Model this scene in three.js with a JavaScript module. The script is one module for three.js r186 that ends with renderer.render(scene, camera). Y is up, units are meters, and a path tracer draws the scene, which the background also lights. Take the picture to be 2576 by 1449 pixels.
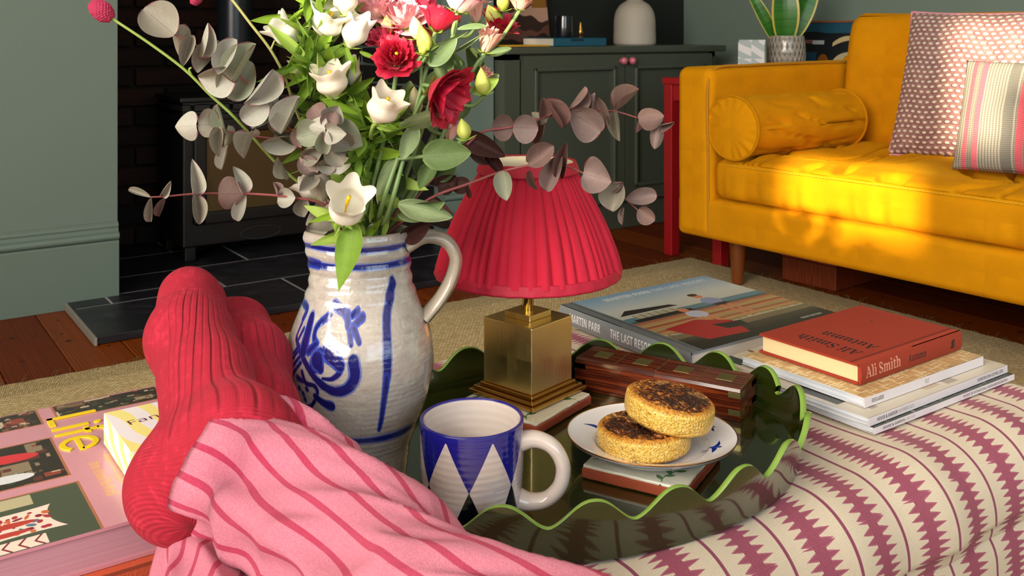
import * as THREE from 'three';
import { mergeGeometries, mergeVertices } from 'three/addons/utils/BufferGeometryUtils.js';
import { RectAreaLightUniformsLib } from 'three/addons/lights/RectAreaLightUniformsLib.js';
import { Sky } from 'three/addons/objects/Sky.js';

// ------------------------------------------------------------------ camera
// World axes follow the room: x runs along the fireplace wall (to the right), z comes out of that wall
// towards the viewer, y is up, the floor is y = 0. The camera stands at the origin, 0.8 m up, level,
// turned 35 degrees to the right; its lens is shifted down.
const F = 2430, EYE = 0.8, YAW = THREE.MathUtils.degToRad(35), HORIZON = 85;
const scene = new THREE.Scene();
const camera = new THREE.PerspectiveCamera(2 * THREE.MathUtils.radToDeg(Math.atan(724.5 / F)), 2576 / 1449, 0.05, 60);
camera.position.set(0, EYE, 0);
camera.rotation.y = -YAW;
camera.setViewOffset(2576, 1449, 0, 724.5 - HORIZON, 2576, 1449);
camera.focus = 0.93;
camera.userData.fStop = camera.getFocalLength() / 1000 / 0.0013;

// ------------------------------------------------------------------ sky, sun, window light, exposure
const SUN = new THREE.Vector3(0.866, -0.262, -0.455).normalize();      // the way the sunlight travels
const sky = new Sky();
sky.name = 'sky';
sky.scale.setScalar(1000);
sky.material.uniforms.turbidity.value = 4;
sky.material.uniforms.rayleigh.value = 1.6;
sky.material.uniforms.mieCoefficient.value = 0.004;
sky.material.uniforms.sunPosition.value.copy(SUN).multiplyScalar(-1);
scene.add(sky);
const sun = new THREE.DirectionalLight(0xffe9c6, 12.5);
sun.name = 'sun';
sun.position.copy(SUN).multiplyScalar(-6).add(new THREE.Vector3(0.8, 0.4, -1));
sun.target.position.set(0.8, 0.4, -1);
sun.castShadow = true;
sun.shadow.camera.left = -4; sun.shadow.camera.right = 4; sun.shadow.camera.top = 4; sun.shadow.camera.bottom = -4;
sun.shadow.mapSize.set(2048, 2048);
sun.shadow.radius = 2;
scene.add(sun, sun.target);
RectAreaLightUniformsLib.init();
function windowLight(name, x, y, z, w, h, tx, tz, color, power) {     // area light set at a window
  const l = new THREE.RectAreaLight(color, power, w, h);
  l.name = name; l.position.set(x, y, z); l.lookAt(x + tx, y - 0.12, z + tz);
  scene.add(l);
}
windowLight('daylight', -1.97, 1.5, 0.3, 2.3, 1.5, 1, 0, 0xfff4e6, 15);
windowLight('front_fill', 0.55, 1.55, 2.07, 2.0, 1.4, 0, -1, 0xfff6ec, 2.2);  // soft fill added from behind the viewer
const renderer = new THREE.WebGLRenderer();
renderer.toneMapping = THREE.LinearToneMapping;
renderer.toneMappingExposure = 1.0;
renderer.shadowMap.enabled = true;

// ------------------------------------------------------------------ helpers
const V = (x, y, z) => new THREE.Vector3(x, y, z);
const PI = Math.PI, TAU = 2 * PI, { sin, cos, abs, min, max, hypot, floor, pow, sqrt, exp, atan2, sign } = Math;
const CY = cos(YAW), SY = sin(YAW);
const K = (X, Y, d) => V(CY * X + SY * d, Y, SY * X - CY * d);           // metres right of, above the floor, and ahead of the viewer -> room
const at = (px, py, d) => K(((px - 1288) / F) * d, EYE - ((py - HORIZON) / F) * d, d);
const lerp = (a, b, t) => a + (b - a) * t, clamp = (x, a, b) => min(b, max(a, x)), smooth = (a, b, x) => { const t = clamp((x - a) / (b - a), 0, 1); return t * t * (3 - 2 * t); };
function rng(seed) { let a = seed >>> 0; return () => { a = (a + 0x6d2b79f5) | 0; let t = Math.imul(a ^ (a >>> 15), 1 | a); t = (t + Math.imul(t ^ (t >>> 7), 61 | t)) ^ t; return ((t ^ (t >>> 14)) >>> 0) / 4294967296; }; }
const hash = (x, y, z) => { let h = Math.imul(x | 0, 374761393) + Math.imul(y | 0, 668265263) + Math.imul(z | 0, 2147483647 ^ 0x5bd1e995); h = Math.imul(h ^ (h >>> 13), 1274126177); return ((h ^ (h >>> 16)) >>> 0) / 4294967296; };
function noise(x, y = 0, z = 0) {                                        // smooth value noise, 0..1
  const ix = floor(x), iy = floor(y), iz = floor(z), f = (t) => t * t * (3 - 2 * t), a = f(x - ix), b = f(y - iy), c = f(z - iz);
  const L = (i, j, k) => hash(ix + i, iy + j, iz + k);
  return lerp(lerp(lerp(L(0, 0, 0), L(1, 0, 0), a), lerp(L(0, 1, 0), L(1, 1, 0), a), b), lerp(lerp(L(0, 0, 1), L(1, 0, 1), a), lerp(L(0, 1, 1), L(1, 1, 1), a), b), c);
}
const fbm = (x, y, z = 0, n = 4) => { let s = 0, a = 0.5, t = 0; for (let i = 0; i < n; i++) { s += a * noise(x, y, z + i * 17); t += a; a *= 0.5; x *= 2; y *= 2; z *= 2; } return s / t; };
const rgb = (hex) => { const c = new THREE.Color(hex); return [c.r, c.g, c.b]; };

// textures
const s8 = (c) => clamp(Math.round(c * 255), 0, 255);
const hx = (h) => [parseInt(h.slice(1, 3), 16) / 255, parseInt(h.slice(3, 5), 16) / 255, parseInt(h.slice(5, 7), 16) / 255];
const mix3 = (a, b, t) => [lerp(a[0], b[0], t), lerp(a[1], b[1], t), lerp(a[2], b[2], t)];
function dtex(w, h, fn, { srgb = true, rx = 1, ry = 1, clampEdge = false } = {}) {      // fn(u, v) -> grey or [r, g, b], v up
  const d = new Uint8Array(w * h * 4);
  for (let j = 0; j < h; j++) for (let i = 0; i < w; i++) {
    const c = fn((i + 0.5) / w, (j + 0.5) / h), o = (j * w + i) * 4;
    if (typeof c === 'number') d[o] = d[o + 1] = d[o + 2] = s8(c); else { d[o] = s8(c[0]); d[o + 1] = s8(c[1]); d[o + 2] = s8(c[2]); }
    d[o + 3] = 255;
  }
  const t = new THREE.DataTexture(d, w, h);
  t.magFilter = t.minFilter = THREE.LinearFilter;
  if (srgb) t.colorSpace = THREE.SRGBColorSpace;
  t.wrapS = t.wrapT = clampEdge ? THREE.ClampToEdgeWrapping : THREE.RepeatWrapping;
  t.repeat.set(rx, ry); t.needsUpdate = true;
  return t;
}
function ctex(w, h, draw, { srgb = true, rx = 1, ry = 1 } = {}) {                       // draw(context, w, h) on a canvas
  const c = document.createElement('canvas'); c.width = w; c.height = h;
  const g = c.getContext('2d'); draw(g, w, h);
  const t = new THREE.CanvasTexture(c);
  if (srgb) t.colorSpace = THREE.SRGBColorSpace;
  t.wrapS = t.wrapT = THREE.RepeatWrapping; t.repeat.set(rx, ry);
  return t;
}
function speckle(g, w, h, amount, seed = 1, scale = 1) {                                // grain over a drawn canvas
  const im = g.getImageData(0, 0, w, h), d = im.data, r = rng(seed);
  for (let i = 0; i < d.length; i += 4) { const n = (r() - 0.5) * amount * 255 * scale; d[i] += n; d[i + 1] += n; d[i + 2] += n; }
  g.putImageData(im, 0, 0);
}
const rep = (t, rx, ry) => { const c = t.clone(); c.repeat.set(rx, ry); c.needsUpdate = true; return c; };
const mat = (o) => { const m = new THREE.MeshPhysicalMaterial({ roughness: 0.7, side: THREE.DoubleSide, ...o }); return m; };

// geometry
function xf(g, { p = [0, 0, 0], r = [0, 0, 0], s = [1, 1, 1] } = {}) {
  return g.applyMatrix4(new THREE.Matrix4().compose(V(...p), new THREE.Quaternion().setFromEuler(new THREE.Euler(...r)), V(...s)));
}
function smoothNormals(g, angle = 180) {                                                // one normal per place, across uv seams
  const p = g.attributes.position, ix = g.index ? g.index.array : [...Array(p.count).keys()], acc = new Map(), key = new Array(p.count);
  for (let i = 0; i < p.count; i++) { key[i] = Math.round(p.getX(i) * 2e5) + ',' + Math.round(p.getY(i) * 2e5) + ',' + Math.round(p.getZ(i) * 2e5); if (!acc.has(key[i])) acc.set(key[i], V(0, 0, 0)); }
  const a = V(), b = V(), c = V();
  for (let t = 0; t < ix.length; t += 3) {
    a.fromBufferAttribute(p, ix[t]); b.fromBufferAttribute(p, ix[t + 1]); c.fromBufferAttribute(p, ix[t + 2]);
    b.sub(a); c.sub(a); b.cross(c);
    for (let k = 0; k < 3; k++) acc.get(key[ix[t + k]]).add(b);
  }
  const n = new Float32Array(p.count * 3);
  for (let i = 0; i < p.count; i++) { const v = a.copy(acc.get(key[i])).normalize(); n[3 * i] = v.x; n[3 * i + 1] = v.y; n[3 * i + 2] = v.z; }
  g.setAttribute('normal', new THREE.BufferAttribute(n, 3));
  return g;
}
function grid(nu, nv, fn) {                                                            // fn(u, v) -> [x, y, z, s, t]
  const pos = [], uv = [], ix = [];
  for (let j = 0; j <= nv; j++) for (let i = 0; i <= nu; i++) { const q = fn(i / nu, j / nv); pos.push(q[0], q[1], q[2]); uv.push(q.length > 3 ? q[3] : i / nu, q.length > 3 ? q[4] : j / nv); }
  for (let j = 0; j < nv; j++) for (let i = 0; i < nu; i++) { const a = j * (nu + 1) + i, b = a + 1, c = a + nu + 1, d = c + 1; ix.push(a, b, d, a, d, c); }
  const g = new THREE.BufferGeometry();
  g.setAttribute('position', new THREE.Float32BufferAttribute(pos, 3)); g.setAttribute('uv', new THREE.Float32BufferAttribute(uv, 2)); g.setIndex(ix);
  return smoothNormals(g);
}
// a box with rounded edges: n flat subdivisions along each axis, c in each corner; uv in metres; disp(p, n, face) moves its points
function rbox(w, h, d, r = 0.004, { n = [1, 1, 1], c = 3, disp, uv01 = false } = {}) {
  r = min(r, w / 2, h / 2, d / 2) * 0.999;
  const L = [w, h, d], seg = n.map((k) => k + 2 * c), g = new THREE.BoxGeometry(w, h, d, ...seg), p = g.attributes.position, nn = g.attributes.normal, uv = g.attributes.uv;
  const coord = (x, a) => {
    const i = Math.round((x / L[a] + 0.5) * seg[a]), half = L[a] / 2 - r;
    if (i < c) return -half - r * Math.tan(((c - i) / c) * PI / 4);
    if (i > seg[a] - c) return half + r * Math.tan(((i - seg[a] + c) / c) * PI / 4);
    return lerp(-half, half, (i - c) / n[a]);
  };
  const q = V(), inner = V(), f = V();
  for (let i = 0; i < p.count; i++) {
    f.fromBufferAttribute(nn, i);
    q.set(coord(p.getX(i), 0), coord(p.getY(i), 1), coord(p.getZ(i), 2));
    inner.set(clamp(q.x, -w / 2 + r, w / 2 - r), clamp(q.y, -h / 2 + r, h / 2 - r), clamp(q.z, -d / 2 + r, d / 2 - r));
    q.sub(inner).normalize(); const dir = q.clone(); q.multiplyScalar(r).add(inner);
    if (uv01) { /* the box's own 0..1 */ } else if (abs(f.x) > 0.5) uv.setXY(i, -sign(f.x) * q.z, q.y); else if (abs(f.y) > 0.5) uv.setXY(i, q.x, -sign(f.y) * q.z); else uv.setXY(i, sign(f.z) * q.x, q.y);
    if (disp) disp(q, dir, f);
    p.setXYZ(i, q.x, q.y, q.z);
  }
  return smoothNormals(g);
}
const lathe = (pts, seg = 64, f) => {                                                   // pts [r, y]; uv u once round, v along the profile; f(x,y,z) may bend it
  let len = [0]; for (let i = 1; i < pts.length; i++) len.push(len[i - 1] + hypot(pts[i][0] - pts[i - 1][0], pts[i][1] - pts[i - 1][1]));
  return grid(seg, pts.length - 1, (u, v) => {
    const k = Math.round(v * (pts.length - 1)), a = u * TAU, q = [pts[k][0] * sin(a), pts[k][1], pts[k][0] * cos(a)];
    return [...(f ? f(q[0], q[1], q[2], u, k) : q), u, len[k] / len[len.length - 1]];
  });
};
function curvePts(pts, n) { const c = new THREE.CatmullRomCurve3(pts, false, 'centripetal'); return c.getSpacedPoints(n); }
function tube(pts, r0, r1 = r0, seg = 8, n = 24, cap = true) {                          // a round tube through points, tapering; r0 may be a function of t
  const P = pts.length > 2 ? curvePts(pts, n) : Array.from({ length: n + 1 }, (_, i) => pts[0].clone().lerp(pts[1], i / n));
  const R = typeof r0 === 'function' ? r0 : (t) => lerp(r0, r1, t);
  let N = V(0.31, 0.17, 0.93);
  const frames = P.map((p, i) => { const t = P[min(i + 1, n)].clone().sub(P[max(i - 1, 0)]).normalize(); N = N.clone().addScaledVector(t, -N.dot(t)).normalize(); return [N, t.clone().cross(N)]; });
  const L = P[0].distanceTo(P[n]) || 1;
  return grid(seg, n + (cap ? 2 : 0), (u, v) => {
    let i = Math.round(v * (n + (cap ? 2 : 0))) - (cap ? 1 : 0), k = 1;
    if (i < 0) { i = 0; k = 0.001; } else if (i > n) { i = n; k = 0.001; }
    const a = u * TAU, r = R(i / n) * k, [A, B] = frames[i];
    return [P[i].x + r * (cos(a) * A.x + sin(a) * B.x), P[i].y + r * (cos(a) * A.y + sin(a) * B.y), P[i].z + r * (cos(a) * A.z + sin(a) * B.z), u, (i / n) * L * 10];
  });
}
function extrude(shape, depth, bevel = 0, seg = 2) {                                    // in the xy plane, from z = 0 to depth
  return new THREE.ExtrudeGeometry(shape, { depth: depth - 2 * bevel, bevelEnabled: bevel > 0, bevelThickness: bevel, bevelSize: bevel, bevelOffset: -bevel, bevelSegments: seg, curveSegments: 16 }).translate(0, 0, bevel);
}
function poly(pts) { const s = new THREE.Shape(); pts.forEach(([x, y], i) => (i ? s.lineTo(x, y) : s.moveTo(x, y))); s.closePath(); return s; }
function merge(list) { const m = list.map((g) => { const q = g.index ? g.toNonIndexed() : g; for (const k of Object.keys(q.attributes)) if (!['position', 'normal', 'uv'].includes(k)) q.deleteAttribute(k); q.morphAttributes = {}; return q; }); return mergeGeometries(m); }
// the zero surface of a distance field, on cells of the given size, pulled onto the field
function nets(sdf, lo, hi, cell, uvf) {
  const nx = Math.ceil((hi[0] - lo[0]) / cell), ny = Math.ceil((hi[1] - lo[1]) / cell), nz = Math.ceil((hi[2] - lo[2]) / cell);
  const sx = nx + 1, sy = ny + 1, val = new Float32Array(sx * sy * (nz + 1)), id = new Int32Array(nx * ny * nz).fill(-1), pos = [], ix = [];
  for (let k = 0; k <= nz; k++) for (let j = 0; j <= ny; j++) for (let i = 0; i <= nx; i++) val[(k * sy + j) * sx + i] = sdf(lo[0] + i * cell, lo[1] + j * cell, lo[2] + k * cell);
  const at8 = (i, j, k) => val[(k * sy + j) * sx + i], E = [[0, 1], [0, 2], [0, 4], [1, 3], [1, 5], [2, 3], [2, 6], [3, 7], [4, 5], [4, 6], [5, 7], [6, 7]];
  for (let k = 0; k < nz; k++) for (let j = 0; j < ny; j++) for (let i = 0; i < nx; i++) {
    const c = []; for (let q = 0; q < 8; q++) c.push(at8(i + (q & 1), j + ((q >> 1) & 1), k + (q >> 2)));
    let x = 0, y = 0, z = 0, m = 0;
    for (const [a, b] of E) if ((c[a] < 0) !== (c[b] < 0)) { const t = c[a] / (c[a] - c[b]); x += lerp(a & 1, b & 1, t); y += lerp((a >> 1) & 1, (b >> 1) & 1, t); z += lerp(a >> 2, b >> 2, t); m++; }
    if (m) { id[(k * ny + j) * nx + i] = pos.length / 3; pos.push(lo[0] + (i + x / m) * cell, lo[1] + (j + y / m) * cell, lo[2] + (k + z / m) * cell); }
  }
  const I = (i, j, k) => id[(k * ny + j) * nx + i], quad = (a, b, c, d, flip) => { if (min(a, b, c, d) < 0) return; flip ? ix.push(a, c, b, a, d, c) : ix.push(a, b, c, a, c, d); };
  for (let k = 1; k < nz; k++) for (let j = 1; j < ny; j++) for (let i = 0; i < nx; i++) { const a = at8(i, j, k) < 0, b = at8(i + 1, j, k) < 0; if (a !== b) quad(I(i, j - 1, k - 1), I(i, j, k - 1), I(i, j, k), I(i, j - 1, k), b); }
  for (let k = 1; k < nz; k++) for (let j = 0; j < ny; j++) for (let i = 1; i < nx; i++) { const a = at8(i, j, k) < 0, b = at8(i, j + 1, k) < 0; if (a !== b) quad(I(i - 1, j, k - 1), I(i, j, k - 1), I(i, j, k), I(i - 1, j, k), a); }
  for (let k = 0; k < nz; k++) for (let j = 1; j < ny; j++) for (let i = 1; i < nx; i++) { const a = at8(i, j, k) < 0, b = at8(i, j, k + 1) < 0; if (a !== b) quad(I(i - 1, j - 1, k), I(i, j - 1, k), I(i, j, k), I(i - 1, j, k), b); }
  const h = cell * 0.25, nor = [], uv = [];
  for (let v = 0; v < pos.length; v += 3) {
    let [x, y, z] = [pos[v], pos[v + 1], pos[v + 2]], g;
    for (let it = 0; it < 2; it++) { const d = sdf(x, y, z); g = V(sdf(x + h, y, z) - sdf(x - h, y, z), sdf(x, y + h, z) - sdf(x, y - h, z), sdf(x, y, z + h) - sdf(x, y, z - h)); const L = g.length() / (2 * h) || 1; g.normalize(); const s = clamp(d / L, -cell, cell); x -= g.x * s; y -= g.y * s; z -= g.z * s; }
    pos[v] = x; pos[v + 1] = y; pos[v + 2] = z; nor.push(g.x, g.y, g.z); uv.push(...(uvf ? uvf(x, y, z, g) : [0, 0]));
  }
  const G = new THREE.BufferGeometry();
  G.setAttribute('position', new THREE.Float32BufferAttribute(pos, 3)); G.setAttribute('normal', new THREE.Float32BufferAttribute(nor, 3)); G.setAttribute('uv', new THREE.Float32BufferAttribute(uv, 2)); G.setIndex(ix);
  return G;
}
const smin = (a, b, k) => { const h = max(k - abs(a - b), 0) / k; return min(a, b) - (h * h * k) / 4; };
function cone3(p, a, b, ra, rb) {                                                     // distance to a capsule that tapers from ra at a to rb at b
  const bx = b.x - a.x, by = b.y - a.y, bz = b.z - a.z, px = p[0] - a.x, py = p[1] - a.y, pz = p[2] - a.z, t = clamp((px * bx + py * by + pz * bz) / (bx * bx + by * by + bz * bz || 1), 0, 1);
  return hypot(px - t * bx, py - t * by, pz - t * bz) - lerp(ra, rb, t);
}

const turnOf = (dx, dd) => { const w = K(dx, 0, dd); return atan2(-w.z, w.x); };                 // the turn that lays a thing's x axis along (right, ahead) of the viewer

// objects
const taken = new Map();
function numbered(name) { const n = taken.get(name) || 0; taken.set(name, n + 1); return n ? name + '_' + String(n).padStart(3, '0') : name; }
function shade(m) { m.castShadow = m.receiveShadow = true; return m; }
function tag(o, label, category, group) { o.userData.label = label; o.userData.category = category; if (group) o.userData.group = group; return o; }
function thing(name, label, category, p = [0, 0, 0], turn = 0, group) { const o = new THREE.Group(); o.name = numbered(name); o.position.set(...p); o.rotation.y = turn; scene.add(o); return tag(o, label, category, group); }
function part(name, g, m, parent, label) { const o = shade(new THREE.Mesh(g, m)); o.name = parent === scene ? numbered(name) : numbered(name); if (label) o.userData.label = label; parent.add(o); return o; }
function struct(name, g, m, parent = scene) { const o = part(name, g, m, parent); if (parent === scene) o.userData.kind = 'structure'; return o; }
const bx = (x0, x1, y0, y1, z0, z1, r = 0) => (r ? rbox(x1 - x0, y1 - y0, z1 - z0, r, { c: 2 }) : boxm(x1 - x0, y1 - y0, z1 - z0)).translate((x0 + x1) / 2, (y0 + y1) / 2, (z0 + z1) / 2);
function boxm(w, h, d) { const g = new THREE.BoxGeometry(w, h, d), p = g.attributes.position, n = g.attributes.normal, uv = g.attributes.uv; for (let i = 0; i < p.count; i++) { const X = p.getX(i), Y = p.getY(i), Z = p.getZ(i); if (abs(n.getX(i)) > 0.5) uv.setXY(i, -n.getX(i) * Z, Y); else if (abs(n.getY(i)) > 0.5) uv.setXY(i, X, -n.getY(i) * Z); else uv.setXY(i, n.getZ(i) * X, Y); } return g; }

// ------------------------------------------------------------------ the room
const WALL_R = 3.46, WALL_L = -2, ALCOVE = -3.45, BREAST = -3.05, FRONT = 2.1, CEIL = 2.5;
const wallGrain = dtex(256, 256, (u, v) => 0.5 + 0.25 * (fbm(u * 40, v * 40, 3, 3) - 0.5) + 0.3 * (hash(u * 256, v * 256, 5) - 0.5), { srgb: false });
const paint = (color, rough = 0.62) => mat({ color, roughness: rough, bumpMap: rep(wallGrain, 2.2, 2.2), bumpScale: 0.0006 });
const sage = paint(0x6b7d76), sageTrim = paint(0x687b73, 0.42), alcoveShade = paint(0x161c19, 0.7), sageRight = paint(0x74857d), white = paint(0xe6e2da, 0.8);  // alcove colour is near black: the shadow in the alcove is painted in

// floor boards, each a piece of the floor, running out from the fireplace wall
const boardTex = [0, 1, 2].map((k) => dtex(256, 1024, (u, v) => {
  const x = u * 3, y = v * 6, ring = sin((x * 9 + 3.2 * fbm(x * 1.1, y * 0.35, k * 9, 3)) * 5 + 2 * fbm(x * 8, y, k, 2)), g = 0.5 + 0.3 * ring * fbm(x, y * 0.5, k + 30, 2) + 0.7 * (fbm(x * 30, y * 1.4, k + 4, 3) - 0.5);
  let c = mix3(hx('#561f03'), hx('#c66c14'), clamp(0.25 + 0.62 * g, 0, 1));
  const r = rng(k * 77 + 5); let dark = 0;
  for (let i = 0; i < 9; i++) { const px = r(), py = r(), s = 0.004 + r() * 0.009, q = hypot((u - px) * 0.14, (v - py) * 1.8); dark = max(dark, 1 - smooth(s * 0.45, s, q)); }
  for (const py of [0.06, 0.32, 0.56, 0.82]) for (const px of [0.2, 0.78]) dark = max(dark, 1 - smooth(0.0035, 0.0055, hypot((u - px) * 0.14, (v - py - 0.01 * k) * 1.8)));
  return mix3(c, hx('#1c0c04'), dark * 0.85);
}));
const boardBump = dtex(128, 512, (u, v) => 0.5 + 0.5 * (fbm(u * 24, v * 10, 2, 3) - 0.5), { srgb: false });
const boardMat = boardTex.flatMap((t, k) => [0xd8c8b4, 0xc4ac90, 0xb49670].map((c, j) => mat({ map: rep(t, 1 / 0.145, 1 / 1.8), color: c, roughness: 0.45 + 0.05 * j, specularIntensity: 0.45, bumpMap: rep(boardBump, 1 / 0.145, 1 / 1.8), bumpScale: 0.0012 })));
const floorObj = struct('floor', bx(WALL_L, WALL_R, -0.12, -0.022, ALCOVE - 0.45, FRONT), mat({ color: 0x1c0f07, roughness: 0.9 }));
{
  const r = rng(11), W = 0.145, geo = {};
  for (let i = 0; i < 38; i++) {
    const x0 = -2 + i * W, cut = -1.6 + r() * 1.6;
    if (x0 > WALL_R - 0.02) break;
    for (const [z0, z1] of [[ALCOVE - 0.2, cut], [cut, FRONT]]) {
      const g = rbox(min(W, WALL_R - x0) - 0.0025, 0.022, z1 - z0 - 0.003, 0.0016, { c: 1 });
      const uv = g.attributes.uv; for (let k = 0; k < uv.count; k++) uv.setXY(k, uv.getX(k) + W / 2, uv.getY(k) + i * 0.37);
      const p = part('plank', g, boardMat[floor(r() * 9)], floorObj);
      p.position.set(x0 + W / 2, -0.011 - r() * 0.0012, (z0 + z1) / 2);
    }
  }
}
// walls with thickness
struct('wall_right', bx(WALL_R, WALL_R + 0.2, 0, CEIL, ALCOVE - 0.3, FRONT + 0.2), sageRight);
struct('wall_back', bx(2.05, WALL_R, 0, CEIL, ALCOVE - 0.2, ALCOVE), alcoveShade);
const OPEN_L = 0.692, OPEN_R = 1.82, OPEN_H = 1.18, RECESS = -3.75;
const breast = struct('wall_chimney', merge([bx(WALL_L, OPEN_L, 0, CEIL, RECESS, BREAST), bx(OPEN_R, 2.05, 0, CEIL, RECESS, BREAST), bx(OPEN_L, OPEN_R, OPEN_H, CEIL, RECESS, BREAST)]), sage);
struct('wall_recess', bx(WALL_L, 2.05, 0, CEIL, RECESS - 0.25, RECESS), paint(0x22150d, 0.95));
// brickwork of the fireplace, each brick a piece of the recess wall
{
  const brickTex = dtex(256, 128, (u, v) => mix3(hx('#3a1c0f'), hx('#9c5a30'), clamp(0.15 + 0.75 * fbm(u * 8, v * 4, 2, 4) + 0.3 * (hash(u * 256, v * 128, 1) - 0.5), 0, 1)));
  const bm = ['#5c4736', '#50402f', '#4a382b', '#42352c', '#64503a'].map((c) => mat({ map: rep(brickTex, 4, 8), color: c, roughness: 0.93 }));
  const darkBrick = mat({ map: rep(brickTex, 4, 8), color: 0x241d19, roughness: 0.95 });
  const back = scene.children.find((o) => o.name === 'wall_recess'), side = breast, r = rng(4), g0 = [0, 1, 2].map((k) => rbox(0.21, 0.062, 0.035, 0.007, { n: [6, 3, 1], c: 2, disp: (q, n) => q.addScaledVector(n, 0.004 * (noise(q.x * 60 + k * 9, q.y * 60, q.z * 60) - 0.5)) }));
  for (let row = 0; row < 16; row++) for (let i = -1; i < 6; i++) {
    const x = OPEN_L + 0.1 + i * 0.221 + (row % 2) * 0.11, y = 0.055 + row * 0.073;
    if (x < OPEN_L - 0.1 || x > OPEN_R + 0.1) continue;
    const lowDark = y < 0.5 + 0.16 * noise(x * 4, 3) - 0.25 * max(0, 0.85 - x) && r() < 0.8;  // most bricks low on the back wall take the darker colour
    const b = part('brick', g0[floor(r() * 3)], lowDark ? darkBrick : bm[floor(r() * 5)], back);
    b.position.set(x, y, RECESS + 0.014 + r() * 0.008); b.rotation.z = (r() - 0.5) * 0.02;
  }
  for (let row = 0; row < 16; row++) for (let i = 0; i < 3; i++) {
    const b = part('brick', g0[floor(r() * 3)], r() < 0.6 ? darkBrick : bm[floor(r() * 3) + 1], side);
    b.rotation.y = PI / 2; b.position.set(OPEN_R - 0.012, 0.055 + row * 0.073, RECESS + 0.1 + i * 0.221 + (row % 2) * 0.11);
  }
}
struct('ceiling', bx(WALL_L - 0.2, WALL_R + 0.2, CEIL, CEIL + 0.15, ALCOVE - 0.55, FRONT + 0.2), white);
// the left wall: a wide window behind an added mask that lets sun through its gaps; the front wall: a window added for fill
const WIN = [-0.9, 1.55, 0.7, 2.36], GAP = [[0.43, 0.63, 1.53, 1.78], [0.63, 0.84, 1.56, 1.78], [0.9, 1.07, 1.88, 2.06], [0.9, 1.42, 2.06, 2.33]];              // z0, z1, y0, y1
struct('wall_left', merge([bx(WALL_L - 0.14, WALL_L, 0, CEIL, BREAST, WIN[0]), bx(WALL_L - 0.14, WALL_L, 0, CEIL, WIN[1], FRONT + 0.2), bx(WALL_L - 0.14, WALL_L, 0, WIN[2], WIN[0], WIN[1]), bx(WALL_L - 0.14, WALL_L, WIN[3], CEIL, WIN[0], WIN[1])]), sage);
const pane = mat({ color: 0xffffff, roughness: 0.02, transmission: 1, thickness: 0, ior: 1.45 });
function windowIn(n, x0, x1, y0, y1, z0, z1, along) {                       // a white frame with one pane in an opening
  const f = 0.035, parts = along === 'z' ? [bx(x0, x1, y0, y0 + f, z0, z1), bx(x0, x1, y1 - f, y1, z0, z1), bx(x0, x1, y0, y1, z0, z0 + f), bx(x0, x1, y0, y1, z1 - f, z1)] : [bx(x0, x1, y0, y0 + f, z0, z1), bx(x0, x1, y1 - f, y1, z0, z1), bx(x0, x0 + f, y0, y1, z0, z1), bx(x1 - f, x1, y0, y1, z0, z1)];
  const w = struct('window_' + n, merge(parts), white);
  const xm = (x0 + x1) / 2, zm = (z0 + z1) / 2;
  part('pane', along === 'z' ? bx(xm - 0.002, xm + 0.002, y0 + f, y1 - f, z0 + f, z1 - f) : bx(x0 + f, x1 - f, y0 + f, y1 - f, zm - 0.002, zm + 0.002), pane, w);
}
windowIn(1, WALL_L - 0.11, WALL_L - 0.07, WIN[2], WIN[3], WIN[0], WIN[1], 'z');
{
  const w1 = scene.children.find((o) => o.name === 'window_1'), cloth = mat({ color: 0xe9e2d4, roughness: 0.95, transmission: 0.12, thickness: 0 });
  // unseen mask added to shape the sun: a grid of pieces between the gap edges; a piece that falls in a gap is left open
  const x = WALL_L - 0.05, zs = [...new Set([WIN[0] + 0.03, WIN[1] - 0.03, ...GAP.flatMap((g) => [g[0], g[1]])])].sort((p, q) => p - q), ys = [...new Set([WIN[2] + 0.03, WIN[3] - 0.03, ...GAP.flatMap((g) => [g[2], g[3]])])].sort((p, q) => p - q), bits = [];
  for (let i = 0; i + 1 < zs.length; i++) for (let j = 0; j + 1 < ys.length; j++) { const z = (zs[i] + zs[i + 1]) / 2, y = (ys[j] + ys[j + 1]) / 2; if (!GAP.some((g) => z > g[0] && z < g[1] && y > g[2] && y < g[3])) bits.push(bx(x, x + 0.004, ys[j], ys[j + 1], zs[i], zs[i + 1])); }
  part('sun_mask', merge(bits), cloth, w1);
}
struct('wall_front', merge([bx(WALL_L - 0.14, -0.6, 0, CEIL, FRONT, FRONT + 0.2), bx(1.7, WALL_R + 0.2, 0, CEIL, FRONT, FRONT + 0.2), bx(-0.6, 1.7, 0, 0.8, FRONT, FRONT + 0.2), bx(-0.6, 1.7, 2.3, CEIL, FRONT, FRONT + 0.2)]), sage);
windowIn(3, -0.6, 1.7, 0.8, 2.3, FRONT + 0.06, FRONT + 0.11, 'x');  // unseen front window, added to go with the soft fill
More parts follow.
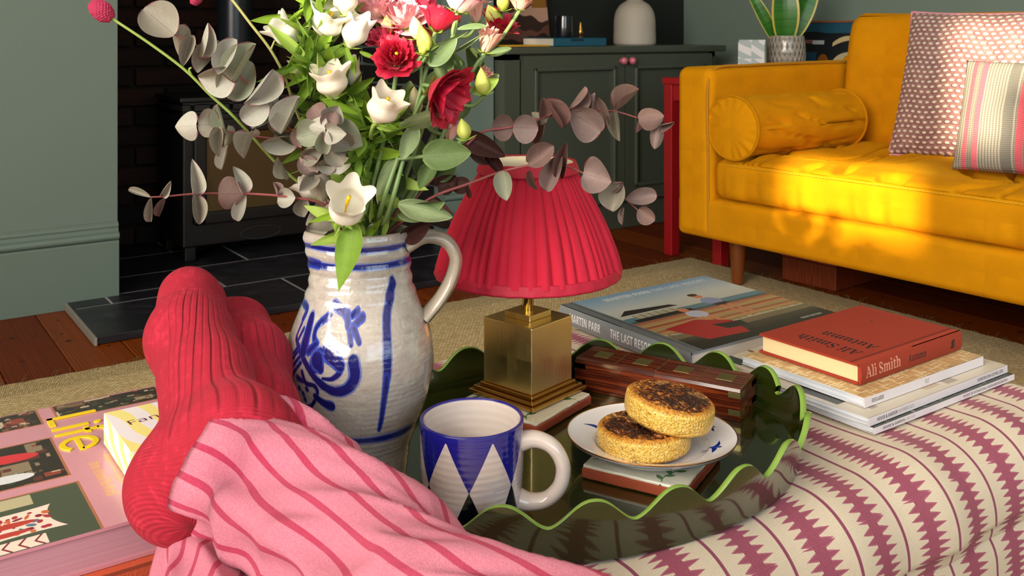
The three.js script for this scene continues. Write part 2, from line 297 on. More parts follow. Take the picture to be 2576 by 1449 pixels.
// skirting boards: a tall plain board with two beads on top
function skirt(len) {
  const s = new THREE.Shape(); s.moveTo(0, 0); s.lineTo(0.02, 0); s.lineTo(0.02, 0.178); s.quadraticCurveTo(0.021, 0.184, 0.014, 0.186); s.quadraticCurveTo(0.03, 0.19, 0.026, 0.203); s.quadraticCurveTo(0.024, 0.209, 0.013, 0.211); s.lineTo(0.012, 0.222); s.quadraticCurveTo(0.017, 0.228, 0.012, 0.234); s.lineTo(0.005, 0.24); s.lineTo(0, 0.24); s.closePath();
  return extrude(s, len);                                                    // profile in xy, along z
}
const bl = struct('baseboard_left', skirt(OPEN_L + 2).rotateY(-PI / 2).translate(OPEN_L, 0, 0), sageTrim); bl.position.set(0, 0, BREAST);
const bc = struct('baseboard_chimney', skirt(2.05 - OPEN_R).rotateY(-PI / 2), sageTrim); bc.position.set(2.05, 0, BREAST);
const br = struct('baseboard_right', skirt(FRONT - ALCOVE).rotateY(PI).translate(0, 0, 0), paint(0x74857d, 0.45)); br.position.set(WALL_R, 0, FRONT);

// hearth: slate tiles with pale joints, raised 2 cm
{
  const slateTex = dtex(256, 256, (u, v) => { const n = fbm(u * 5, v * 9, 1, 5), m = pow(fbm(u * 14, v * 14, 7, 3), 3); return mix3(hx('#14151a'), hx('#4a4a55'), clamp(0.3 * n + 1.3 * m * n, 0, 1)); });
  const slate = [0xffffff, 0xd0d0da, 0xb8b8c0].map((c) => mat({ map: rep(slateTex, 2.5, 2.5), color: c, roughness: 0.42, bumpMap: rep(slateTex, 2.5, 2.5), bumpScale: 0.003 }));
  const hearth = struct('hearth', bx(0.557, 1.953, 0, 0.0198, RECESS, -2.65), mat({ color: 0x9c9ca2, roughness: 0.9 }));
  const tile = (x0, x1, z0, z1, k) => part('tile', bx(x0 + (x0 < 0.56 ? 0 : 0.0035), x1 - (x1 > 1.95 ? 0 : 0.0035), 0.001, 0.021, z0 + 0.0035, z1 - (z1 > -2.65 ? 0 : 0.0035), 0.002), slate[k % 3], hearth);
  let k = 0; const rows = [[-2.948, -2.643, [0.55, 1.165, 1.78, 1.96]], [-3.25, -2.948, [0.55, 0.655, 0.985, 1.6, 1.96]], [-3.52, -3.25, [OPEN_L, 1.165, 1.78, OPEN_R]], [RECESS, -3.52, [OPEN_L, 0.985, 1.6, OPEN_R]]];
  for (const [z0, z1, xs] of rows) for (let i = 0; i + 1 < xs.length; i++) if (z0 > -3.1 || xs[i] >= OPEN_L) tile(xs[i], xs[i + 1], z0, z1, k++); else tile(max(xs[i], 0.55), xs[i + 1], -3.048, -2.948, k++), xs[i + 1] > OPEN_L && tile(max(xs[i], OPEN_L), min(xs[i + 1], OPEN_R), z0, -3.048, k++);
  part('edge_strip', bx(0.542, 0.55, 0, 0.021, -3.03, -2.636, 0.002), mat({ color: 0x8b8880, roughness: 0.6 }), hearth, 'worn pale edging');
}

// ------------------------------------------------------------------ wood-burning stove with flue
{
  const iron = mat({ color: 0x0e0d0e, roughness: 0.38, bumpMap: rep(wallGrain, 6, 6), bumpScale: 0.0006 }), dull = mat({ color: 0x121113, roughness: 0.6 });
  const S = thing('wood_stove', 'black cast iron wood-burning stove with a glazed door and flue pipe', 'stove', [1.235, 0.021, -3.47]);
  const w = 0.546, z1 = 0.153, z0 = -0.14;
  part('body', bx(-w / 2, w / 2, 0.05, 0.505, z0, z1, 0.008), iron, S);
  part('top_plate', bx(-w / 2 - 0.012, w / 2 + 0.012, 0.545, 0.563, z0 - 0.01, z1 + 0.012, 0.005), iron, S);
  part('vent_strip', merge([bx(-w / 2, w / 2, 0.535, 0.545, z0, z1), bx(-w / 2, w / 2, 0.505, 0.515, z0, z1), bx(-w / 2, w / 2, 0.505, 0.545, z0, z1 - 0.03), ...Array.from({ length: 9 }, (_, i) => bx(-w / 2 + i * 0.067 - (i ? 0.026 : 0), min(w / 2, -w / 2 + i * 0.067 + 0.025), 0.512, 0.538, z1 - 0.03, z1))]), dull, S);
  for (const x of [-w / 2 + 0.03, w / 2 - 0.03]) for (const z of [z0 + 0.03, z1 - 0.03]) part('leg', bx(x - 0.02, x + 0.02, 0, 0.055, z - 0.02, z + 0.02, 0.006), iron, S);
  const door = part('door', merge([bx(-0.24, 0.24, 0.128, 0.17, z1, z1 + 0.022, 0.006), bx(-0.24, 0.24, 0.438, 0.485, z1, z1 + 0.022, 0.006), bx(-0.24, -0.197, 0.128, 0.485, z1, z1 + 0.022, 0.006), bx(0.197, 0.24, 0.128, 0.485, z1, z1 + 0.022, 0.006)]), iron, S);
  part('glass', bx(-0.2, 0.2, 0.165, 0.445, z1 + 0.004, z1 + 0.011, 0.002), mat({ color: 0x3f301a, roughness: 0.16, clearcoat: 1, clearcoatRoughness: 0.05 }), door, 'glass tinted amber for the reflected rug');  // amber base colour stands in for the rug mirrored in the glass
  const knob = rbox(0.03, 0.03, 0.04, 0.013, { c: 4 }); part('door_knob', knob.translate(-0.222, 0.265, z1 + 0.045), mat({ color: 0xa9a6a2, metalness: 1, roughness: 0.2 }), door, 'polished steel knob');
  const oval = new THREE.Shape(); oval.absellipse(0, 0, 0.075, 0.025, 0, TAU); const hole = new THREE.Path(); hole.absellipse(0, 0, 0.068, 0.019, 0, TAU); oval.holes.push(hole);
  part('emblem', extrude(oval, 0.005, 0.001).translate(0, 0.077, z1 - 0.001), dull, S);
  const pipe = lathe([[0.0001, 0], [0.075, 0], [0.075, 0.03], [0.064, 0.035], [0.064, 1.9]], 40); part('flue_pipe', pipe.translate(-0.04, 0.562, 0), mat({ color: 0x22272e, roughness: 0.3, metalness: 0.4 }), S);
}

// ------------------------------------------------------------------ built-in cupboard in the alcove
const cabinetGreen = mat({ color: 0x4a5147, roughness: 0.33, bumpMap: rep(wallGrain, 3, 3), bumpScale: 0.0004 });
{
  const C = thing('alcove_cupboard', 'dark green painted alcove cupboard with panelled doors and pink knobs', 'cupboard', [0, 0, 0]);
  const z = -2.99, x0 = 2.06, x1 = 3.19, b = -3.445;
  part('carcass', merge([bx(x0, x0 + 0.07, 0, 0.722, b, z), bx(x1 - 0.035, x1, 0, 0.722, b, z), bx(x0, x1, 0.11, 0.135, b, z - 0.025), bx(x0, x1, 0.7, 0.722, b, z), bx(x0, x1, 0.12, 0.722, b, b + 0.02)]), cabinetGreen, C);
  part('plinth', bx(x0, x1, 0, 0.108, b, z - 0.006, 0.003), cabinetGreen, C);
  part('worktop', bx(x0 - 0.01, x1 + 0.045, 0.722, 0.75, b, z + 0.028, 0.006), cabinetGreen, C);
  for (const [a, c, kx] of [[2.134, 2.642, 2.622], [2.648, 3.152, 2.668]]) {
    const d = part('door', merge([bx(a, a + 0.05, 0.115, 0.715, z, z + 0.02), bx(c - 0.05, c, 0.115, 0.715, z, z + 0.02), bx(a + 0.05, c - 0.05, 0.115, 0.175, z, z + 0.02), bx(a + 0.05, c - 0.05, 0.665, 0.715, z, z + 0.02), bx(a + 0.05, c - 0.05, 0.17, 0.67, z, z + 0.006)]), cabinetGreen, C);
    const m = 0.016; part('moulding', merge([bx(a + 0.048, a + 0.048 + m, 0.17, 0.67, z, z + 0.029, 0.005), bx(c - 0.048 - m, c - 0.048, 0.17, 0.67, z, z + 0.029, 0.005), bx(a + 0.048, c - 0.048, 0.17, 0.17 + m, z, z + 0.029, 0.005), bx(a + 0.048, c - 0.048, 0.67 - m, 0.67, z, z + 0.029, 0.005)]), cabinetGreen, d);
    part('knob', lathe([[0.0001, 0.034], [0.008, 0.033], [0.0145, 0.027], [0.0165, 0.019], [0.013, 0.01], [0.008, 0.004], [0.009, 0]], 28).rotateX(PI / 2).translate(kx, 0.69, z + 0.02), mat({ color: 0xc86a80, roughness: 0.35, clearcoat: 0.5 }), d, 'round pink knob');
  }
}
// things on the cupboard
const ceramicWhite = mat({ color: 0xb9b0a4, roughness: 0.55, bumpMap: rep(wallGrain, 3, 3), bumpScale: 0.001 });
const prof = (pts, n = 40) => new THREE.CatmullRomCurve3(pts.map(([r, y]) => V(r, y, 0)), false, 'centripetal').getPoints(n).map((p) => [max(p.x, 0.0001), p.y]);
{
  const v = tag(part('vase', lathe([[0.0001, 0], ...prof([[0.088, 0], [0.0925, 0.006], [0.0925, 0.07], [0.091, 0.115], [0.083, 0.15], [0.064, 0.178], [0.042, 0.193], [0.03, 0.203], [0.028, 0.23], [0.031, 0.245], [0.027, 0.245], [0.024, 0.22]], 60)], 56), ceramicWhite, scene), 'matt white stoneware bottle vase with rounded shoulders on the cupboard', 'vase'); v.position.set(2.905, 0.7505, -3.2);
  const tealCloth = mat({ color: 0x1d5a72, roughness: 0.6 }), paper = mat({ color: 0xd8d2c4, roughness: 0.85 });
  const B = thing('teal_book', 'thick teal hardback book lying flat on the cupboard near the vase', 'book', [2.43, 0.7505, -3.1], 0.05);
  part('cover', merge([bx(-0.14, 0.14, 0, 0.003, -0.1, 0.1), bx(-0.14, 0.14, 0.031, 0.034, -0.1, 0.1), bx(-0.14, 0.14, 0, 0.034, 0.097, 0.1)]), tealCloth, B);
  part('page_block', bx(-0.136, 0.134, 0.003, 0.031, -0.096, 0.097), paper, B);
  part('spine_label', bx(-0.05, 0.015, 0.02, 0.029, 0.0995, 0.1006), mat({ color: 0x0c2f3e, roughness: 0.6 }), B);
  const yb = thing('yellow_booklet', 'thin yellow booklet lying beside the teal book on the cupboard', 'booklet', [2.2, 0.7505, -3.1], -0.1);
  part('cover', bx(-0.1, 0.1, 0, 0.006, -0.075, 0.075, 0.0015), mat({ color: 0xd09a1e, roughness: 0.6 }), yb); part('page_block', bx(-0.096, 0.097, 0.0015, 0.0045, -0.076, 0.073), paper, yb);
  const cup = tag(part('candle_jar', lathe([[0.0001, 0], ...prof([[0.032, 0], [0.035, 0.003], [0.035, 0.088], [0.034, 0.09], [0.032, 0.088], [0.032, 0.06]], 24), [0.0001, 0.06]], 36), mat({ color: 0x14161f, roughness: 0.2, clearcoat: 0.6 }), scene), 'dark navy glass candle jar standing behind the teal book', 'candle jar'); cup.position.set(2.46, 0.7845, -3.14);
  const tree = thing('ornament', 'tiny brass tree-shaped ornament beside the dark candle jar', 'ornament', [2.515, 0.7845, -3.1]);
  const brassO = mat({ color: 0xc99b52, metalness: 1, roughness: 0.28 });
  part('trunk', lathe([[0.0001, 0], [0.012, 0], [0.012, 0.004], [0.003, 0.006], [0.003, 0.02]], 16), brassO, tree); part('cone', lathe([[0.003, 0.014], [0.0125, 0.015], [0.009, 0.03], [0.006, 0.045], [0.0045, 0.06], [0.0001, 0.066]], 20), brassO, tree);
  const A = thing('art_print', 'small unframed art board of pink, brown and amber bands leaning in the alcove', 'art print', [2.405, 0.7505, -3.34]); A.rotation.x = -0.14;
  part('board', rbox(0.27, 0.36, 0.012, 0.002).translate(0, 0.18, 0), mat({ color: 0x5b4a40, roughness: 0.7 }), A);
  const bandTex = ctex(256, 320, (g, w, h) => { const cs = ['#8d6a58', '#b2826e', '#5a3328', '#c79a86', '#3a2019', '#6e4436', '#2a1712']; g.fillStyle = '#4a3d36'; g.fillRect(0, 0, w, h); for (let i = 0; i < 7; i++) { g.fillStyle = cs[i]; g.beginPath(); g.moveTo(0, h * (0.2 + i * 0.12)); for (let x = 0; x <= w; x += 8) g.lineTo(x, h * (0.2 + i * 0.12) + 14 * sin(x / 40 + i * 2) + 6 * sin(x / 13 + i)); g.lineTo(w, h); g.lineTo(0, h); g.fill(); } g.fillStyle = '#96631f'; g.fillRect(w * 0.68, 0, w * 0.3, h * 0.55); speckle(g, w, h, 0.08); });
  part('print', boxm(0.262, 0.352, 0.002).translate(0, 0.18, 0.0065), new THREE.MeshPhysicalMaterial({ map: rep(bandTex, 1 / 0.262, 1 / 0.352), roughness: 0.5 }), A).geometry.attributes.uv.array.forEach((_, i, a) => { a[i] += i % 2 ? 0.176 : 0.131; });
}

// ------------------------------------------------------------------ jute rug
{
  const jute = dtex(512, 512, (u, v) => {
    const rows = 32, cols = 20, j = floor(v * rows), x = u * cols + (j % 2) * 0.5, fx = x - floor(x), fy = v * rows - j, k = hash(floor(x) % cols, j, 3);
    const bump = pow(abs(sin(PI * fx)), 0.5) * pow(abs(sin(PI * fy)), 0.5), tw = 0.5 + 0.5 * sin((fx * 2 + fy * 1.3) * TAU * 1.5);
    return mix3(hx('#8f7848'), mix3(hx('#cdb27a'), hx('#fdeec8'), 0.15 + 0.85 * k), clamp(bump * (0.8 + 0.2 * tw), 0, 1) * 0.65 + 0.4 * fbm(u * 60, v * 60, 2, 2));
  });
  const juteB = dtex(512, 512, (u, v) => { const rows = 32, cols = 20, j = floor(v * rows), x = u * cols + (j % 2) * 0.5, fx = x - floor(x), fy = v * rows - j; return sqrt(abs(sin(PI * fx)) * abs(sin(PI * fy))) * (0.75 + 0.25 * hash(floor(x) % cols, j, 8)); }, { srgb: false });
  const juteM = mat({ map: rep(jute, 4.5, 4.5), bumpMap: rep(juteB, 4.5, 4.5), bumpScale: 0.0018, roughness: 0.95, sheen: 0.3, sheenColor: new THREE.Color(0xcbb481), sheenRoughness: 0.6 });
  const R = thing('jute_rug', 'natural woven jute rug with a braided border on the wooden floor', 'rug', [0, 0, 0]);
  const X0 = -1.4, X1 = 2.475, Z0 = -2.435, Z1 = 1.0, T = 0.011, B = 0.085;
  part('weave', rbox(X1 - X0 - 2 * B, T, Z1 - Z0 - 2 * B, 0.003, { n: [200, 1, 200], c: 1, disp: (q) => { if (q.y > 0) q.y += 0.003 * (noise(q.x * 30, q.z * 30) - 0.5) + 0.0035 * (noise(q.x * 7, q.z * 7, 4) - 0.5); } }).translate((X0 + X1) / 2, T / 2, (Z0 + Z1) / 2), juteM, R);
  // the border: five plaited cords laid side by side
  const cord = (len, vertical) => { const n = Math.round(len / 0.012); return grid(10, n, (u, v) => { const a = u * TAU, s = v * len, wob = 0.0016 * sin(s * 420) + 0.0015 * (noise(s * 60, vertical) - 0.5), r = 0.0085 + 0.0012 * sin(s * 420 + a * 2); return [cos(a) * r + wob, max(-0.004, sin(a) * r * 0.62), s, u * 0.05, s]; }); };
  const cordM = mat({ map: rep(jute, 9, 9), bumpMap: rep(juteB, 9, 9), bumpScale: 0.004, roughness: 0.95 });
  for (let k = 0; k < 5; k++) {
    const o = 0.009 + k * 0.0165;
    part('border_cord', cord(X1 - X0 - 2 * o, k).rotateY(PI / 2).translate(X0 + o, 0.0065, Z0 + o), cordM, R);
    part('border_cord', cord(Z1 - Z0 - 2 * o, k + 7).translate(X1 - o, 0.0065, Z0 + o), cordM, R);
  }
  // loose fibres along the edges
  const r = rng(9), fib = [];
  for (let i = 0; i < 420; i++) { const e = r() < 0.5, t = r(), p = e ? V(lerp(-0.4, X1, t), 0.006 + r() * 0.008, Z0 + r() * 0.02) : V(X1 - r() * 0.02, 0.006 + r() * 0.008, lerp(Z0, -0.4, t)), q = p.clone().add(V((r() - 0.3) * 0.03, r() * 0.012, (r() - 0.7) * 0.03)); fib.push(tube([p, p.clone().lerp(q, 0.5).add(V(0, 0.006, 0)), q], 0.0005, 0.0003, 3, 3)); }
  part('loose_fibres', merge(fib), cordM, R).userData.kind = 'stuff';
}

// ------------------------------------------------------------------ mustard velvet sofa
const velvetBump = dtex(256, 256, (u, v) => 0.5 + 0.5 * (hash(u * 256, v * 256, 2) - 0.5) + 0.5 * (fbm(u * 30, v * 30, 1, 3) - 0.5), { srgb: false });
const velvetTone = dtex(256, 256, (u, v) => { const n = fbm(u * 6, v * 6, 3, 4); return [0.93 + 0.1 * (n - 0.5), 0.93 + 0.1 * (n - 0.5), 0.93]; });
const velvet = mat({ color: 0xe89a04, map: rep(velvetTone, 3, 3), roughness: 0.85, bumpMap: rep(velvetBump, 12, 12), bumpScale: 0.0006, sheen: 1, sheenColor: new THREE.Color(0xc8a012), sheenRoughness: 0.35, specularIntensity: 0.25 });
{
  // local axes: x into the sofa (towards the wall), z along its front (towards the viewer's right)
  const S = thing('sofa', 'mustard yellow velvet sofa with buttoned bench seat and piped arms', 'sofa', [2.182, 0, -2.208], 0.0515);
  const L = 1.95, D = 0.95, AW = 0.14;
  const seam = mat({ color: 0xb87e08, roughness: 0.8, sheen: 0.6, sheenColor: new THREE.Color(0xe8b81c) });
  part('base_rail', rbox(D, 0.125, L, 0.02, { n: [8, 2, 16], c: 3 }).translate(D / 2, 0.17 + 0.0625, L / 2), velvet, S);
  for (const z of [0.001, L - AW]) {
    const arm = part('arm', rbox(D - 0.03, 0.528, AW, 0.03, { n: [20, 10, 3], c: 4, disp: (q, n) => { q.addScaledVector(n, 0.0035 * (noise(q.x * 7, q.y * 7, q.z * 7 + z) - 0.5)); if (q.y > 0) q.y += 0.004 * sin(q.x * 3); } }).translate(D / 2 - 0.02, 0.172 + 0.264, z + AW / 2), velvet, S);
    const e = z < 1 ? z + AW - 0.012 : z + 0.012, f = 0.012;
    part('piping', tube([V(f - 0.009, 0.185, e), V(f - 0.011, 0.4, e), V(f - 0.009, 0.655, e), V(f + 0.014, 0.689, e), V(0.2, 0.7, e), V(D - 0.1, 0.7, e)], 0.0045, 0.0045, 8, 80), seam, arm);
  }
  const wr = (x, z) => { let s = 0; for (let k = 0; k < 5; k++) { const cz = 0.3 + k * 0.42, d = hypot((x - 0.30) * 1.0, z - cz); s += exp(-d * d / 0.02); } return s; };
  const seat = part('seat_cushion', rbox(0.80, 0.125, L - 2 * AW - 0.006, 0.032, {
    n: [90, 8, 300], c: 4, disp: (q, n, f) => {
      const x = q.x + 0.40, z = q.z + (L - 2 * AW) / 2, edge = smooth(0, 0.12, x) * smooth(0, 0.1, z);
      if (f.y > 0.5) {
        q.y += 0.018 * edge - 0.024 * wr(x, z) * edge;
        const along = fbm(z * 19 + 3 * noise(x * 5, z * 4, 6), x * 3, 2, 2), radial = abs(along - 0.5) * 2;                         // pulled creases run front to back
        q.y -= 0.034 * pow(1 - smooth(0, 0.3, radial), 1.5) * smooth(0, 0.05, x) * smooth(0, 0.1, z) * smooth(0.95, 0.5, abs(x - 0.34) + 0.3);
        q.y += 0.006 * (noise(x * 10, z * 10, 4) - 0.5) * edge;
      }
      if (f.x < -0.5) q.x += 0.011 * (noise(z * 30, q.y * 5, 8) - 0.5) * (0.35 + smooth(0.06, -0.05, q.y)) - 0.008 * cos(q.y * 20);
    },
  }).translate(0.408, 0.292 + 0.0655, L / 2), velvet, S);
  part('stitching', tube([V(0.0035, 0.404, AW + 0.03), V(-0.002, 0.407, 0.6), V(-0.002, 0.407, 1.2), V(0.0035, 0.404, L - AW - 0.03)], (t) => 0.0011 + 0.0006 * sin(t * 900), 0, 6, 420), mat({ color: 0xe8b51c, roughness: 0.7 }), seat, 'pale yellow top stitching');
  for (let k = 0; k < 3; k++) part('button', rbox(0.022, 0.012, 0.022, 0.006, { c: 3 }).translate(0.30, 0.408, 0.3 + k * 0.42), velvet, seat);
  const backPuff = (seed) => ({ n: [8, 18, 36], c: 5, disp: (q, n, f) => { const e = smooth(0.3, 0.1, abs(q.y)); q.addScaledVector(n, 0.012 * (noise(q.x * 5 + seed, q.y * 5, q.z * 5) - 0.5)); if (f.x < -0.5) q.x -= 0.03 * cos(q.y * 4) * e; if (f.y > 0.5) q.y += 0.012 * (noise(q.z * 5, seed) - 0.5); } });
  part('back_cushion', rbox(0.2, 0.46, (L - 2 * AW), 0.05, backPuff(1)).rotateZ(-0.14).translate(0.80, 0.635, L / 2), velvet, S);
  part('back_frame', rbox(0.06, 0.55, L, 0.02, { n: [2, 4, 10], c: 3 }).translate(D - 0.02, 0.17 + 0.275, L / 2), velvet, S);
  for (const x of [0.14, D - 0.12]) for (const z of [0.13, L - 0.13]) part('leg', lathe([[0.0001, 0], [0.017, 0], [0.018, 0.004], [0.03, 0.172], [0.0001, 0.172]], 28).translate(x, 0.002 + (x < 0.5 ? 0.0105 : 0), z), mat({ color: 0x7a3d14, roughness: 0.3, clearcoat: 0.4, bumpMap: rep(boardBump, 1, 3), bumpScale: 0.0008 }), S, 'tapered turned wooden leg');
}
// bolster
{
  const B = thing('bolster_cushion', 'round mustard velvet bolster lying along the sofa arm', 'bolster', [2.20, 0.518, -1.99], 0.0515);
  const R = 0.0955, Ln = 0.56;
  part('tube_cover', grid(72, 70, (u, v) => {
    const a = -u * TAU, x = v * Ln, e = smooth(0, 0.05, x) * smooth(0, 0.05, Ln - x), tw = a + x * 3.4;
    const fold = abs(fbm(tw * 1.3 + 20, x * 7 - tw * 2.0, 5, 2) - 0.5) * 2, r = R * (1 - 0.02 * e) - 0.009 * (1 - smooth(0, 0.2, fold)) * (0.4 + 0.6 * e) + 0.004 * (noise(cos(a) * 3 + 5, sin(a) * 3, x * 12) - 0.5) - 0.0022 * (1 - e) * abs(sin(u * TAU * 12 + 3 * noise(u * 9)));
    return [x, r * sin(a), r * cos(a), u * 0.6, x];
  }), velvet, B);
  for (const s of [0, 1]) {
    part('end_cap', grid(72, 16, (u, v) => { const a = (s ? 1 : -1) * u * TAU, r = R * 0.99 * v, pk = smooth(0.4, 1, v) * 0.0032 * sin(u * TAU * 17 + 4 * noise(u * 12, 1)) * (0.4 + noise(u * 7, 4)); return [s ? Ln + 0.012 * (1 - v * v) + pk : -0.012 * (1 - v * v) - pk, r * sin(-a * 1), r * cos(a), r * sin(a), r * cos(a)]; }), velvet, B);
    part('piping', new THREE.TorusGeometry(R, 0.0042, 8, 72).rotateY(PI / 2).translate(s * Ln, 0, 0), velvet, B);
  }
}
// scatter cushions: two cloth faces, puffed, joined at the edge
function pillow(W, H, T, pinch = 0.05) {
  return grid(96, 96, (u, v) => {
    const folded = v < 0.5 ? v * 2 : 2 - v * 2, s = v < 0.5 ? 1 : -1, a = u * 2 - 1, b = folded * 2 - 1;
    const k = pow(max(0, (1 - a * a) * (1 - b * b)), 0.42), e = 1 - pinch * (1 - b * b) * abs(a) ** 3, e2 = 1 - pinch * (1 - a * a) * abs(b) ** 3;
    return [a * W / 2 * e, b * H / 2 * e2 + 0.004 * sin(u * 20) * k, s * (T / 2 * k + 0.006 * (noise(u * 6, folded * 6, s) - 0.5) * k), u, folded];
  });
}
{
  const dots = (bump) => (u, v) => { const n = 22, m = 30, j = floor(v * m), x = u * n + (j % 2) * 0.5, fx = x - floor(x) - 0.5, fy = v * m - j - 0.5, d = hypot(fx * 1.1, fy * 1.25), k = 1 - smooth(0.25, 0.42, d); return bump ? 0.3 + 0.7 * sqrt(max(0, 1 - d * d * 4)) : mix3(mix3(hx('#a97f7c'), hx('#8d6465'), hash(floor(x), j, 2)), hx('#ebdfd0'), k * (0.85 + 0.15 * hash(floor(x) % n, j, 9))); };
  const t = dtex(768, 768, dots(false)), b = dtex(768, 768, dots(true), { srgb: false });
  const P = thing('knitted_cushion', 'large mauve and cream bobble-knit square cushion with pink piping', 'cushion', [2.79, 0.645, -1.545]);
  P.rotation.set(0, -PI / 2 + 0.05, 0); 
  const inner = new THREE.Matrix4().makeRotationX(-0.3);
  part('cover', pillow(0.53, 0.47, 0.15).applyMatrix4(inner), mat({ map: t, bumpMap: b, bumpScale: 0.006, roughness: 0.9, sheen: 0.3, sheenColor: new THREE.Color(0xf0d8d0) }), P);
  const edge = []; for (let i = 0; i <= 120; i++) { const q = (i / 120) * 4, s = floor(q) % 4, f = q - floor(q), a = [lerp(-1, 1, f), 1, lerp(1, -1, f), -1][s], b2 = [-1, lerp(-1, 1, f), 1, lerp(1, -1, f)][s]; edge.push(V(a * 0.265 * (1 - 0.05 * (1 - b2 * b2) * abs(a) ** 3), b2 * 0.235 * (1 - 0.05 * (1 - a * a) * abs(b2) ** 3), 0)); }
  part('piping', tube(edge, 0.004, 0.004, 6, 260).applyMatrix4(inner), mat({ color: 0xe59aa9, roughness: 0.8 }), P);
  const stripes = ctex(1024, 512, (g, w, h) => {
    g.fillStyle = '#8f897b'; g.fillRect(0, 0, w, h);
    for (let x = 0; x < w; x += 10) { g.fillStyle = (x / 10) % 2 ? '#6f6b60' : '#b2ab9c'; g.fillRect(x, 0, 5, h); }
    for (const [x, ww, c] of [[70, 34, '#d85a68'], [118, 12, '#8d8878'], [140, 40, '#dd5f70'], [330, 60, '#6f6d64'], [420, 46, '#d4505f'], [480, 14, '#e88a92'], [640, 60, '#77746a'], [820, 40, '#d85a68'], [890, 34, '#dd5f70']]) { g.fillStyle = c; g.fillRect(x, 0, ww, h); }
    g.globalAlpha = 0.25; for (let y = 0; y < h; y += 4) { g.fillStyle = y % 8 ? '#fff' : '#333'; g.fillRect(0, y, w, 2); } g.globalAlpha = 1; speckle(g, w, h, 0.08, 3);
  });
  const Q = thing('striped_cushion', 'small grey and coral striped woven cushion leaning on the knitted cushion', 'cushion', [2.57, 0.578, -1.27]);
  Q.rotation.set(0, -PI / 2 + 0.12, 0);
  part('cover', pillow(0.42, 0.31, 0.11, 0.03).applyMatrix4(new THREE.Matrix4().makeRotationX(-0.32)), mat({ map: stripes, bumpMap: rep(stripes, 1, 1), bumpScale: 0.001, roughness: 0.9 }), Q);
}

